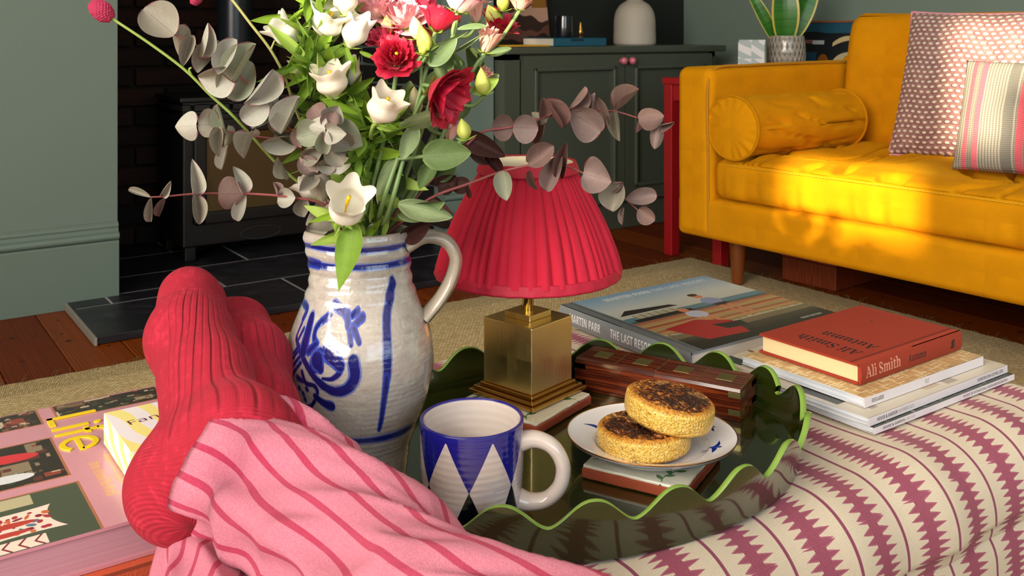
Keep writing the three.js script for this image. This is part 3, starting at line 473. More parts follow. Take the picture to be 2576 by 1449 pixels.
// ------------------------------------------------------------------ red side table behind the sofa arm, with its things
{
  const red = mat({ color: 0xa3141d, roughness: 0.4, clearcoat: 0.25 });
  const T = thing('side_table', 'red painted narrow side table behind the sofa arm', 'side table', [0, 0, 0]);
  part('top', bx(2.459, 3.4, 0.618, 0.642, -2.563, -2.277, 0.004), red, T);
  part('apron', merge([bx(2.5, 3.35, 0.56, 0.62, -2.555, -2.54), bx(2.5, 3.35, 0.56, 0.62, -2.3, -2.285), bx(2.475, 2.49, 0.56, 0.62, -2.53, -2.3)]), red, T);
  for (const x of [2.484, 3.36]) for (const z of [-2.538, -2.302]) part('leg', bx(x - 0.02, x + 0.02, 0.0005 + (z > -2.4 && x < 2.48 ? 0.011 : 0), 0.62, z - 0.02, z + 0.02, 0.003), red, T);
  const card = thing('striped_card', 'folded white card with grey diagonal stripes beside the plant pot', 'card', [2.79, 0.6425, -2.43], -1.0);
  const cardTex = ctex(256, 256, (g, w, h) => { g.fillStyle = '#d9d8dc'; g.fillRect(0, 0, w, h); g.fillStyle = '#aebabb'; g.lineWidth = 30; g.strokeStyle = '#a9b5b6'; g.lineWidth = 44; for (let i = -4; i < 6; i++) { g.beginPath(); g.moveTo(-20, i * 104); g.quadraticCurveTo(w / 2, i * 104 + 110, w + 20, i * 104 + 165); g.stroke(); } });
  const cardM = mat({ map: rep(cardTex, 8, 8), roughness: 0.7 });
  part('front_leaf', bx(-0.048, 0.048, 0, 0.128, 0.02, 0.0215).rotateX(-0.08), cardM, card); part('back_leaf', bx(-0.048, 0.048, 0, 0.134, -0.0215, -0.02).rotateX(0.08), cardM, card);
  // pot with a snake plant
  const P = thing('potted_plant', 'snake plant with yellow-edged leaves in a grey textured pot', 'potted plant', [2.985, 0.6425, -2.43]);
  const potTex = dtex(512, 256, (u, v) => { const n = 26, m = 12, j = floor(v * m), x = u * n + (j % 2) * 0.5, fx = x - floor(x) - 0.5, fy = v * m - j - 0.5; return clamp(1.1 - 2.2 * (abs(fx) + abs(fy) * 0.9), 0, 1); }, { srgb: false });
  part('pot', lathe([[0.0001, 0], ...prof([[0.056, 0], [0.066, 0.02], [0.0725, 0.07], [0.071, 0.115], [0.067, 0.145], [0.0655, 0.15], [0.062, 0.146], [0.062, 0.11]], 50), [0.0001, 0.11]], 64), mat({ color: 0x9d958b, roughness: 0.28, bumpMap: potTex, bumpScale: 0.006, clearcoat: 0.5 }), P);
  part('soil', lathe([[0.0001, 0.128], [0.03, 0.13], [0.062, 0.126]], 24), mat({ color: 0x2a1c12, roughness: 1 }), P);
  const leafTex = ctex(128, 256, (g, w, h) => { g.fillStyle = '#c5b455'; g.fillRect(0, 0, w, h); g.fillStyle = '#2e6a1e'; g.fillRect(w * 0.08, 0, w * 0.84, h); const r = rng(3); g.globalAlpha = 0.3; for (let i = 0; i < 60; i++) { g.fillStyle = r() < 0.5 ? '#1d4a18' : '#4d8a2c'; g.fillRect(w * 0.1, r() * h, w * 0.8, 2 + r() * 5); } });
  const sm = mat({ map: leafTex, roughness: 0.35 });
  for (const [rot, lean, len, wd, ox, oz] of [[-0.7, -0.03, 0.29, 0.104, -0.022, 0.012], [-0.5, 0.4, 0.32, 0.085, 0.02, -0.01], [-0.6, -0.5, 0.27, 0.05, -0.03, -0.02]]) {
    const g = grid(8, 24, (u, v) => { const a = u * 2 - 1, w = wd / 2 * pow(sin(PI * (0.1 + 0.9 * v) ** 0.9), 0.75) * (v > 0.99 ? 0.05 : 1); return [a * w, v * len, 0.25 * abs(a) * w + 0.02 * sin(v * 3), u, v]; });
    const l = part('leaf', g, sm, P); l.rotation.set(0, rot, 0); l.position.set(ox, 0.12, oz); l.rotation.z = -lean;
  }
  // framed print leaning on the wall
  const Fm = thing('framed_print', 'small wood-framed print of teal, black and cream shapes behind the plant', 'picture', [3.31, 0.6425, -2.505], -PI / 2 + 0.1);
  const lean = (g) => g.rotateX(-0.16);
  part('frame', lean(merge([bx(-0.13, 0.13, 0, 0.008, -0.009, 0.009), bx(-0.13, 0.13, 0.205, 0.213, -0.009, 0.009), bx(-0.13, -0.122, 0.008, 0.205, -0.009, 0.009), bx(0.122, 0.13, 0.008, 0.205, -0.009, 0.009)])), mat({ color: 0x8a4e2c, roughness: 0.5 }), Fm);
  const art = ctex(320, 256, (g, w, h) => {
    g.fillStyle = '#12161c'; g.fillRect(0, 0, w, h); g.fillStyle = '#1c5068'; g.fillRect(0, 0, w, h * 0.22);
    g.fillStyle = '#12161c'; g.beginPath(); g.ellipse(w * 0.25, h * 0.28, 90, 24, 0, 0, 7); g.fill(); g.fillStyle = '#8a5a5e'; g.fillRect(20, h * 0.36, 60, 20); g.fillStyle = '#b9c2c8'; g.fillRect(80, h * 0.37, 70, 22);
    g.fillStyle = '#cdb98a'; g.beginPath(); g.moveTo(200, h * 0.42); g.quadraticCurveTo(250, h * 0.25, 310, h * 0.28); g.lineTo(310, h * 0.36); g.quadraticCurveTo(240, h * 0.4, 200, h * 0.5); g.fill();
    g.fillStyle = '#c3b893'; g.beginPath(); g.moveTo(190, h); g.quadraticCurveTo(200, h * 0.62, 310, h * 0.6); g.lineTo(310, h); g.fill(); g.fillStyle = '#17496a'; g.fillRect(40, h * 0.62, 70, h * 0.3); g.fillStyle = '#8d4f18'; g.beginPath(); g.ellipse(150, h * 0.85, 34, 50, 0, 0, 7); g.fill();
  });
  part('print', lean(bx(-0.123, 0.123, 0.007, 0.206, -0.003, 0.003)), mat({ map: rep(art, 1 / 0.246, 1 / 0.199), roughness: 0.3, clearcoat: 0.6, clearcoatRoughness: 0.1 }), Fm).geometry.attributes.uv.array.forEach((_, i, a) => { a[i] += i % 2 ? 0.1 : 0.123; });
  // low box under the sofa
  const low = thing('storage_box', 'low brown wooden box with a reddish lid under the sofa', 'box', [2.66, 0, -1.98], 0.05);
  part('body', rbox(0.26, 0.075, 0.2, 0.004).translate(0, 0.0385, 0), mat({ map: rep(boardTex[1], 4, 1), color: 0xc9a590, roughness: 0.6 }), low); part('lid', rbox(0.266, 0.03, 0.206, 0.004).translate(0, 0.0925, 0), mat({ color: 0x8a3530, roughness: 0.6 }), low);
}

// ------------------------------------------------------------------ upholstered ottoman
const OT = 0.388;                                                                          // its top
{
  const P = 0.0715, N = 20;
  const ikat = ctex(1024, 2048, (g, w, h) => {                                             // one stripe repeat across, 0.141 m along
    g.fillStyle = '#dccfb4'; g.fillRect(0, 0, w, h);
    const r = rng(21), pitch = h / N;
    for (let k = 0; k < N; k++) for (const s of [-1, 1]) {                                  // teeth on both sides of the band
      for (let wrap = -1; wrap <= 1; wrap++) {
        const R = rng(k * 7 + s + 40), y = k * pitch + R() * 14 + wrap * h, tip = 0.5 + s * (0.265 + R() * 0.06), root = 0.5 + s * 0.08;
        const tooth = (x0, x1, k, col) => { const X = (t) => lerp(x0, x1, t) * w, Y = (t) => y + pitch * t, m = 0.47 + 0.1 * s; g.fillStyle = col; g.beginPath(); g.moveTo(X(-0.1), Y(m - 0.46 * k)); g.quadraticCurveTo(X(0.35), Y(m - 0.3 * k), X(1), Y(m + 0.06)); g.quadraticCurveTo(X(0.35), Y(m + 0.34 * k), X(-0.1), Y(m + 0.46 * k)); g.fill(); };
        tooth(root, tip, 1, '#aa566e'); tooth(root, lerp(root, tip, 0.8), 0.62, '#97445c');
      }
    }
    g.fillStyle = '#96425a'; g.fillRect(w * 0.405, 0, w * 0.19, h);
    g.globalAlpha = 0.35; for (let i = 0; i < 900; i++) { g.fillStyle = r() < 0.5 ? '#c0748a' : '#7f3048'; g.fillRect(w * (0.41 + 0.18 * r()), r() * h, 6 + r() * 30, 2); } g.globalAlpha = 1;
    g.fillStyle = '#8a3b58'; g.fillRect(0, 0, w * 0.026, h); g.fillRect(w * 0.974, 0, w * 0.026, h);
    g.globalAlpha = 0.13; for (let y = 0; y < h; y += 8) { g.fillStyle = (y / 8) % 2 ? '#fff' : '#4a3020'; g.fillRect(0, y, w, 4); } for (let x = 0; x < w; x += 14) { g.fillStyle = (x / 14) % 2 ? '#fff' : '#4a3020'; g.fillRect(x, 0, 7, h); } g.globalAlpha = 1;
    speckle(g, w, h, 0.1, 5);
  });
  ikat.repeat.set(1 / P, 1 / (2 * P));
  const weave = dtex(128, 128, (u, v) => 0.5 + 0.25 * sin(u * TAU * 32) * sin(v * TAU * 32) + 0.4 * (hash(u * 128, v * 128, 3) - 0.5), { srgb: false });
  const cloth = mat({ map: ikat, roughness: 0.9, bumpMap: rep(weave, 25, 25), bumpScale: 0.0008, sheen: 0.25, sheenColor: new THREE.Color(0xffeedd), sheenRoughness: 0.5 });
  const x0 = -0.13, x1 = 1.185, z0 = -1.108, z1 = -0.503, cx = (x0 + x1) / 2, cz = (z0 + z1) / 2;
  const O = thing('ottoman', 'large pink and cream ikat-striped upholstered ottoman in front of the sofa', 'ottoman', [cx, 0, cz]);
  const uvShift = (g) => { const uv = g.attributes.uv; for (let i = 0; i < uv.count; i++) uv.setX(i, uv.getX(i) + cx - 0.862); return g; };
  part('top_cushion', uvShift(rbox(x1 - x0, 0.13, z1 - z0, 0.064, {
    n: [150, 2, 50], c: 12, disp: (q, n, f) => {
      const X = q.x + cx, near = smooth(0.14, 0.3, q.z), side = smooth(0.56, 0.65, q.x);
      const ridge = 0.5 * noise(X * 30, 3) + 0.5 * sin(X * TAU / 0.0715 * 0.5 + 3 * noise(X * 6, 9));   // soft pleats pulled in at the seam
      q.addScaledVector(n, (0.005 * (ridge - 0.3) * (near + side) + 0.003 * (noise(X * 7, q.z * 7) - 0.5)) * (q.y > -0.01 ? 1 : 0.3));
      if (n.y < -0.1) q.addScaledVector(n, -0.004);
    },
  })).translate(0, OT - 0.0665, 0), cloth, O);
  part('boxing', uvShift(rbox(x1 - x0 - 0.006, 0.19, z1 - z0 - 0.006, 0.035, { n: [120, 14, 40], c: 5, disp: (q, n) => { const X = q.x + cx; q.addScaledVector(n, 0.0045 * (noise(X * 28, q.y * 4, q.z * 12) - 0.5) + 0.004 * cos(q.y * 14)); } })).translate(0, 0.22, 0), cloth, O);
  const rp = []; for (let i = 0; i <= 160; i++) { const a = (i / 160) * TAU, c = cos(a), s = sin(a), k = 14; const rr = pow(pow(abs(c), k) + pow(abs(s), k), -1 / k); rp.push(V(c * rr * ((x1 - x0) / 2 - 0.012), OT - 0.0725, s * rr * ((z1 - z0) / 2 - 0.012))); }
  part('welt', tube(rp, 0.0022, 0.0022, 8, 320), mat({ color: 0xbfa98c, roughness: 0.9 }), O);
  for (const x of [-0.55, 0.55]) for (const z of [-0.22, 0.22]) part('foot', lathe([[0.0001, 0.012], [0.018, 0.012], [0.026, 0.135], [0.0001, 0.135]], 20).translate(x, 0, z), mat({ color: 0x4a2a16, roughness: 0.4 }), O);
}

// ------------------------------------------------------------------ scalloped lacquer tray
const TX = 0.5675, TZ = -0.7452, TA = 0.259, TB = 0.19, TR = 0.2748, TRAYTOP = 0.400;
{
  const T = thing('serving_tray', 'oval dark green lacquered tray with a wavy scalloped rim', 'tray', [TX, OT + 0.001, TZ], -TR);
  const streak = dtex(512, 256, (u, v) => 0.5 + 0.35 * (fbm(u * 60, v * 3, 1, 3) - 0.5), { srgb: false });
  const lacquer = mat({ color: 0x1f2806, roughness: 0.15, clearcoat: 1, clearcoatRoughness: 0.04, bumpMap: rep(streak, 1, 1), bumpScale: 0.0004 });
  const edgeM = mat({ color: 0x74983a, roughness: 0.22, clearcoat: 0.8, clearcoatRoughness: 0.08 });  // rim edge in a paler green than the walls
  const n = 720, arc = [0]; let perim = 0;
  for (let i = 1; i <= n; i++) { const a = (i / n) * TAU, b = ((i - 1) / n) * TAU; perim += hypot(TA * (cos(a) - cos(b)), TB * (sin(a) - sin(b))); arc.push(perim); }
  const cAt = (a) => { const s = arc[Math.round(a * n)] / perim; const S = 20 * s; return abs(cos(PI * (S + 0.3 * exp(-pow((S - 2.4) / 2.4, 2)) - 0.45))); };
  const VAL = 0.0315, HIGH = 0.0515;
  const top = (a) => lerp(VAL, HIGH, 1 - pow(1 - pow(cAt(a), 1.7), 1.15));
  const ring = (a, k, y) => [TA * k * cos(a * TAU), y, -TB * k * sin(a * TAU)];
  const th = 0.0055, kin = (y) => 0.945 + 0.05 * smooth(0, 0.05, y), kout = (y) => kin(y) + th / 0.22;
  const wallOf = (k, lo) => grid(n, 12, (u, v) => { const h = top(u), y = lerp(lo, h, v); return [...ring(u, k(y), y), u * perim / 0.4, y / 0.2]; });
  part('outer_wall', wallOf(kout, 0.0), lacquer, T);
  part('inner_wall', wallOf(kin, 0.010), lacquer, T);
  part('rim_edge', grid(n, 4, (u, v) => { const h = top(u), k = lerp(kout(h), kin(h), v); return [...ring(u, k, h + 0.0012 * sin(PI * v)), u, v]; }), edgeM, T, 'paler green edge of the rim');
  const disc = (y, k) => grid(120, 24, (u, v) => { const q = ring(u, k * v, y); return [...q, q[0] / 0.4, q[2] / 0.2]; });
  part('tray_floor', merge([disc(0.011, 0.96), disc(0, 0.965)]), lacquer, T);
}

// ------------------------------------------------------------------ glazed tiles used as coasters
const glazeBump = dtex(128, 128, (u, v) => fbm(u * 9, v * 9, 4, 3), { srgb: false });
const tileTex = ctex(512, 512, (g, w, h) => {
  g.fillStyle = '#e4e0cb'; g.fillRect(0, 0, w, h);
  const leaf = (x, y, a, s) => { g.save(); g.translate(x, y); g.rotate(a); g.fillStyle = '#5f8a52'; g.beginPath(); g.moveTo(0, 0); g.quadraticCurveTo(s * 0.5, -s * 0.42, s, 0); g.quadraticCurveTo(s * 0.5, s * 0.42, 0, 0); g.fill(); g.strokeStyle = '#3c6a3c'; g.lineWidth = 3; g.stroke(); g.restore(); };
  for (const [ox, oy, rot] of [[110, 400, -0.4], [400, 400, -1.5], [400, 110, 2.6], [110, 110, 1.1]]) {
    g.save(); g.translate(ox, oy); g.rotate(rot); g.strokeStyle = '#6d935c'; g.lineWidth = 7; g.beginPath(); g.moveTo(-90, 0); g.bezierCurveTo(-30, -40, 20, 40, 100, -10); g.stroke();
    leaf(-70, -8, -0.9, 50); leaf(-30, -14, 0.9, 50); leaf(0, 6, -0.8, 56); leaf(40, 12, 0.9, 50); leaf(60, 8, -0.7, 52); leaf(98, -10, -0.2, 48); g.restore();
  }
  speckle(g, w, h, 0.04, 4);
});
function tileAt(label, X, d, dx, dd, S = 0.1) {
  const c = K(X, TRAYTOP + 0.0005, d), T = thing('ceramic_tile', label, 'tile', [c.x, c.y, c.z], turnOf(dx, dd), 'painted tiles used as coasters on the tray');
  part('clay_body', rbox(S, 0.0095, S, 0.002, { n: [24, 2, 24], c: 2, disp: (q, n) => q.addScaledVector(n, 0.0012 * (noise(q.x * 120, q.y * 90, q.z * 120) - 0.5)) }).translate(0, 0.0048, 0), mat({ color: 0x9a4526, roughness: 0.85, bumpMap: rep(wallGrain, 20, 20), bumpScale: 0.001 }), T);
  const g = rbox(S - 0.002, 0.003, S - 0.002, 0.0013, { n: [30, 1, 30], c: 2, disp: (q, n, f) => { if (abs(n.y) < 0.9) q.addScaledVector(V(n.x, 0, n.z), 0.0012 * (noise(q.x * 160 + 5, q.z * 160) - 0.7)); } }).translate(0, 0.0105, 0);
  const uv = g.attributes.uv; for (let i = 0; i < uv.count; i++) uv.setXY(i, uv.getX(i) / S + 0.5, uv.getY(i) / S + 0.5);
  part('glaze', g, mat({ map: tileTex, roughness: 0.12, clearcoat: 0.7, bumpMap: rep(glazeBump, 1, 1), bumpScale: 0.0008 }), T);
}
tileAt('painted leaf tile under the brass lamp base', 0.0244 + 0.5 * 0.104 * (0.59 - 0.81), 0.957 + 0.5 * 0.104 * (0.81 + 0.59), 0.59, 0.81, 0.104);
tileAt('painted leaf tile under the plate of crumpets', 0.062 + 0.049 * (0.87 + 0.49), 0.869 + 0.049 * (-0.49 + 0.87), 0.87, -0.49, 0.098);

// ------------------------------------------------------------------ brass table lamp with a pleated red shade
{
  const c = K(0.0172, TRAYTOP + 0.0128, 1.046), L = thing('table_lamp', 'brass block table lamp with a gathered crimson pleated shade', 'lamp', [c.x, c.y, c.z], turnOf(0.66, 0.75));
  const brushed = dtex(256, 256, (u, v) => 0.5 + 0.3 * (hash(u * 256, 0, 3) - 0.5) + 0.3 * (fbm(u * 90, v * 3, 2, 2) - 0.5), { srgb: false });
  const patina = dtex(256, 256, (u, v) => { const n = fbm(u * 4, v * 4, 2, 4), s = fbm(u * 30, v * 30, 9, 2); return 0.2 + 0.22 * n + 0.08 * s; }, { srgb: false });
  const brass = mat({ color: 0xf2d28a, metalness: 1, roughness: 1, roughnessMap: rep(patina, 8, 8), bumpMap: rep(brushed, 12, 12), bumpScale: 0.0002 });
  const brassDark = mat({ color: 0xc3954f, metalness: 1, roughness: 0.26, bumpMap: rep(brushed, 12, 12), bumpScale: 0.0002 });
  const bo = (s, y0, y1, r = 0.0012) => rbox(s, y1 - y0, s, r, { c: 3 }).translate(0, (y0 + y1) / 2, 0);
  part('plinth', merge([bo(0.091, 0.001, 0.0055), bo(0.084, 0.0055, 0.009), bo(0.074, 0.009, 0.0125)]), brassDark, L);
  part('block', bo(0.068, 0.0125, 0.082, 0.0014), brass, L);
  part('cap', bo(0.036, 0.082, 0.0885, 0.0008), brass, L);
  part('stem', lathe([[0.0001, 0.0885], [0.0062, 0.0885], [0.0062, 0.15], [0.0112, 0.152], [0.0112, 0.185], [0.0001, 0.186]], 28), mat({ color: 0xc8a055, metalness: 1, roughness: 0.12 }), L);
  part('shade_carrier', merge([0, 1, 2].map((k) => tube([V(0, 0.166, 0), V(0.052 * cos(k * 2.09), 0.243, 0.052 * sin(k * 2.09))], 0.0011, 0.0011, 6, 4))), mat({ color: 0xc8a055, metalness: 1, roughness: 0.3 }), L);
  const linen = dtex(256, 256, (u, v) => 0.5 + 0.3 * sin(u * TAU * 64) * 0.5 + 0.3 * (hash(u * 256, v * 256, 1) - 0.5) + 0.25 * (fbm(u * 80, v * 6, 1, 2) - 0.5), { srgb: false });
  const red = mat({ color: 0xce1538, roughness: 0.8, bumpMap: rep(linen, 6, 2), bumpScale: 0.0005, sheen: 0.3, sheenColor: new THREE.Color(0xff6a8a), sheenRoughness: 0.4 });
  const trim = mat({ color: 0xb51233, roughness: 0.5, sheen: 0.3, sheenColor: new THREE.Color(0xff5070), bumpMap: rep(linen, 6, 2), bumpScale: 0.0003 });
  const cream = mat({ color: 0xe6d9b8, roughness: 0.8 });
  const y0 = 0.127, y1 = 0.25, base = (t) => lerp(0.0975, 0.0495, t) + 0.0045 * sin(PI * t), pleats = 44;
  const pw = (u) => { const q = u * pleats + 0.5 * noise(u * 40, 2) + 0.3 * sin(u * TAU * 5), f = q - floor(q), h = hash(floor(q) % pleats, 4, 1); return [pow(sin(PI * f), 0.75) * (0.6 + 0.7 * h) - 0.4 * smooth(0.55, 0.95, f) * h, h]; };
  const S = part('lamp_shade', grid(pleats * 16, 24, (u, v) => {
    const lean = 0.0032 * sin(PI * v) * (hash(floor(u * pleats), 2, 2) - 0.5), uu = u + lean, [k] = pw(uu - floor(uu)), amp = lerp(0.0075, 0.0038, v) * (1 - 0.25 * smooth(0.2, 0, v)), r = base(v) + amp * (k - 0.4), a = u * TAU;
    return [r * sin(a), lerp(y0 + 0.008, y1 - 0.01, v), r * cos(a), u * 6, v];
  }), red, L);
  const band = (ya, yb, ra, rb, w) => lathe([[ra - w, ya + 0.001], [ra - w * 0.4, ya], [ra + w * 0.6, ya + 0.001], [ra + w, ya + 0.003], [rb + w, yb - 0.002], [rb + w * 0.5, yb], [rb - w, yb - 0.001]], 160, (x, y, z, u) => { const k = 1 + 0.004 * sin(u * TAU * 29); return [x * k, y + 0.0006 * noise(u * 60, 2), z * k]; });
  part('bottom_trim', band(y0, y0 + 0.012, 0.0995, 0.0972, 0.002), trim, S);
  part('top_trim', band(y1 - 0.0135, y1, 0.0538, 0.0508, 0.0018), trim, S);
  part('lining', lathe([...Array.from({ length: 13 }, (_, i) => [base(i / 12) - 0.0078, lerp(y0 + 0.003, y1 - 0.006, i / 12)]), [0.0502, y1 - 0.001]], 96, (x, y, z, u) => { const k = 1 + 0.008 * noise(u * 50, y * 40) * 1; return [x * k, y, z * k]; }), cream, S, 'cream fabric lining');
  const cord = K(0.0172 - 0.06, 0, 1.046 + 0.05).sub(V(c.x, 0, c.z));
}

// ------------------------------------------------------------------ inlaid wooden box
{
  const c = K(0.1696 - 0.003, TRAYTOP + 0.0006, 1.062 + 0.003), B = thing('wooden_box', 'long rosewood box inlaid with brass squares and corner straps', 'box', [c.x, c.y, c.z], turnOf(0.864, -0.503));
  const wood = dtex(512, 256, (u, v) => { const y = v * 5, x = u * 2.2, n = fbm(x * 1.4, y * 3.5, 1, 3), ring = 0.5 + 0.5 * sin(y * 14 + 9 * n), f = fbm(x * 3, y * 40, 5, 2); return mix3(mix3(hx('#34100a'), hx('#8a3a18'), ring * 0.75 + 0.2 * f), hx('#b5622a'), 0.35 * pow(n, 2) * f); });
  const wm = mat({ map: rep(wood, 1 / 0.16, 1 / 0.08), roughness: 0.22, clearcoat: 0.7, clearcoatRoughness: 0.12 });
  const brass = mat({ color: 0xa9a06a, metalness: 1, roughness: 0.42 });
  const L = 0.19, D = 0.054, H = 0.034;
  part('box_body', boxm(L, 0.0206, D).translate(0, 0.01025, 0), wm, B);
  const grain = (g) => { const p = g.attributes.position, uv = g.attributes.uv; for (let i = 0; i < p.count; i++) uv.setXY(i, p.getX(i), p.getY(i) + p.getZ(i) + 0.03); return g; };
  const lid = part('lid', grain(extrude(poly([[-D / 2, 0], [D / 2, 0], [D / 2, 0.0088], [D / 2 - 0.0016, 0.0118], [D / 2 - 0.0045, 0.0132], [0.0045 - D / 2, 0.0132], [0.0016 - D / 2, 0.0118], [-D / 2, 0.0088]]), L, 0.0006).rotateY(PI / 2).translate(-L / 2, 0.0208, 0)), wm, B);
  for (let k = 0; k < 4; k++) part('brass_inlay', bx(-0.0088, 0.0088, H - 0.001, H + 0.0002, -0.0095, 0.0095).rotateY(0.02).translate(-L / 2 + 0.024 + k * 0.0476, 0, 0.001), brass, lid, 'square brass inlay');
  for (let k = 0; k < 4; k++) part('inlay_line', bx(-0.0004, 0.0004, H - 0.001, H + 0.00012, -D / 2 + 0.005, D / 2 - 0.005).translate(-L / 2 + 0.047 + k * 0.0476, 0, 0), brass, lid);
  for (const sx of [-1, 1]) for (const sz of [-1, 1]) for (const y of [0.008, 0.026]) part('corner_strap', merge([bx(-0.013, 0.0006, -0.0026, 0.0026, -0.0006, 0.0006), bx(-0.0006, 0.0006, -0.0026, 0.0026, -0.013, 0.0006)]).scale(sx, 1, sz).translate(sx * L / 2, y, sz * D / 2), brass, y > 0.02 ? lid : B, 'brass corner strap');
}

// ------------------------------------------------------------------ books and magazines on the ottoman
// local axes of a book lying face up: spine on -x, head of the page on -z, cover on top
const flat = (color, o = {}) => mat({ color, roughness: 0.6, ...o });
const pagesTex = (base, dark) => dtex(64, 256, (u, v) => mix3(hx(base), hx(dark), clamp(0.55 * hash(1, v * 256, 3) * hash(u * 8, v * 128, 4) + 0.3 * (fbm(u * 3, v * 60, 2, 2) - 0.3), 0, 1)));
const pagesOf = (base, dark, rx = 1, ry = 40) => mat({ map: rep(pagesTex(base, dark), rx, ry), roughness: 0.85 });
function bookParts(B, { w, h, t, board = 0.0025, over = 0.003, cover, spine, back, pages, rim, hinge = 0 }) {
  const box = (x0, x1, y0, y1, z0, z1) => new THREE.BoxGeometry(x1 - x0, y1 - y0, z1 - z0).translate((x0 + x1) / 2, (y0 + y1) / 2, (z0 + z1) / 2);
  part('front_cover', box(-w / 2 + 0.0005, w / 2, t - board, t, -h / 2, h / 2), [rim, rim, cover, rim, rim, rim], B);
  part('back_cover', box(-w / 2 + 0.0005, w / 2, 0, board, -h / 2, h / 2), back || rim, B);
  const sp = new THREE.BoxGeometry(board, t, h, 1, 8, 1), p = sp.attributes.position;
  for (let i = 0; i < p.count; i++) if (p.getX(i) < 0) p.setX(i, p.getX(i) - 0.0025 * (1 - pow(2 * p.getY(i) / t, 2)) * (hinge ? 1 : 0.15));
  sp.computeVertexNormals(); sp.translate(-w / 2 + board / 2, t / 2, 0);
  part('spine', sp, [rim, spine, rim, rim, rim, rim], B);
  part('page_block', bx(-w / 2 + board, w / 2 - over, board, t - board, -h / 2 + over, h / 2 - over), pages, B);
  if (hinge) part('hinge_groove', box(-w / 2 + hinge, -w / 2 + hinge + 0.0025, t - 0.0002, t + 0.00025, -h / 2, h / 2), mat({ color: rim.color.clone().multiplyScalar(0.55), roughness: 0.8 }), B);
}
const fit = (g, text, x, y, width, font) => { g.font = font; const m = g.measureText(text).width || 1; g.save(); g.translate(x, y); g.scale(width / m, 1); g.fillText(text, 0, 0); g.restore(); };

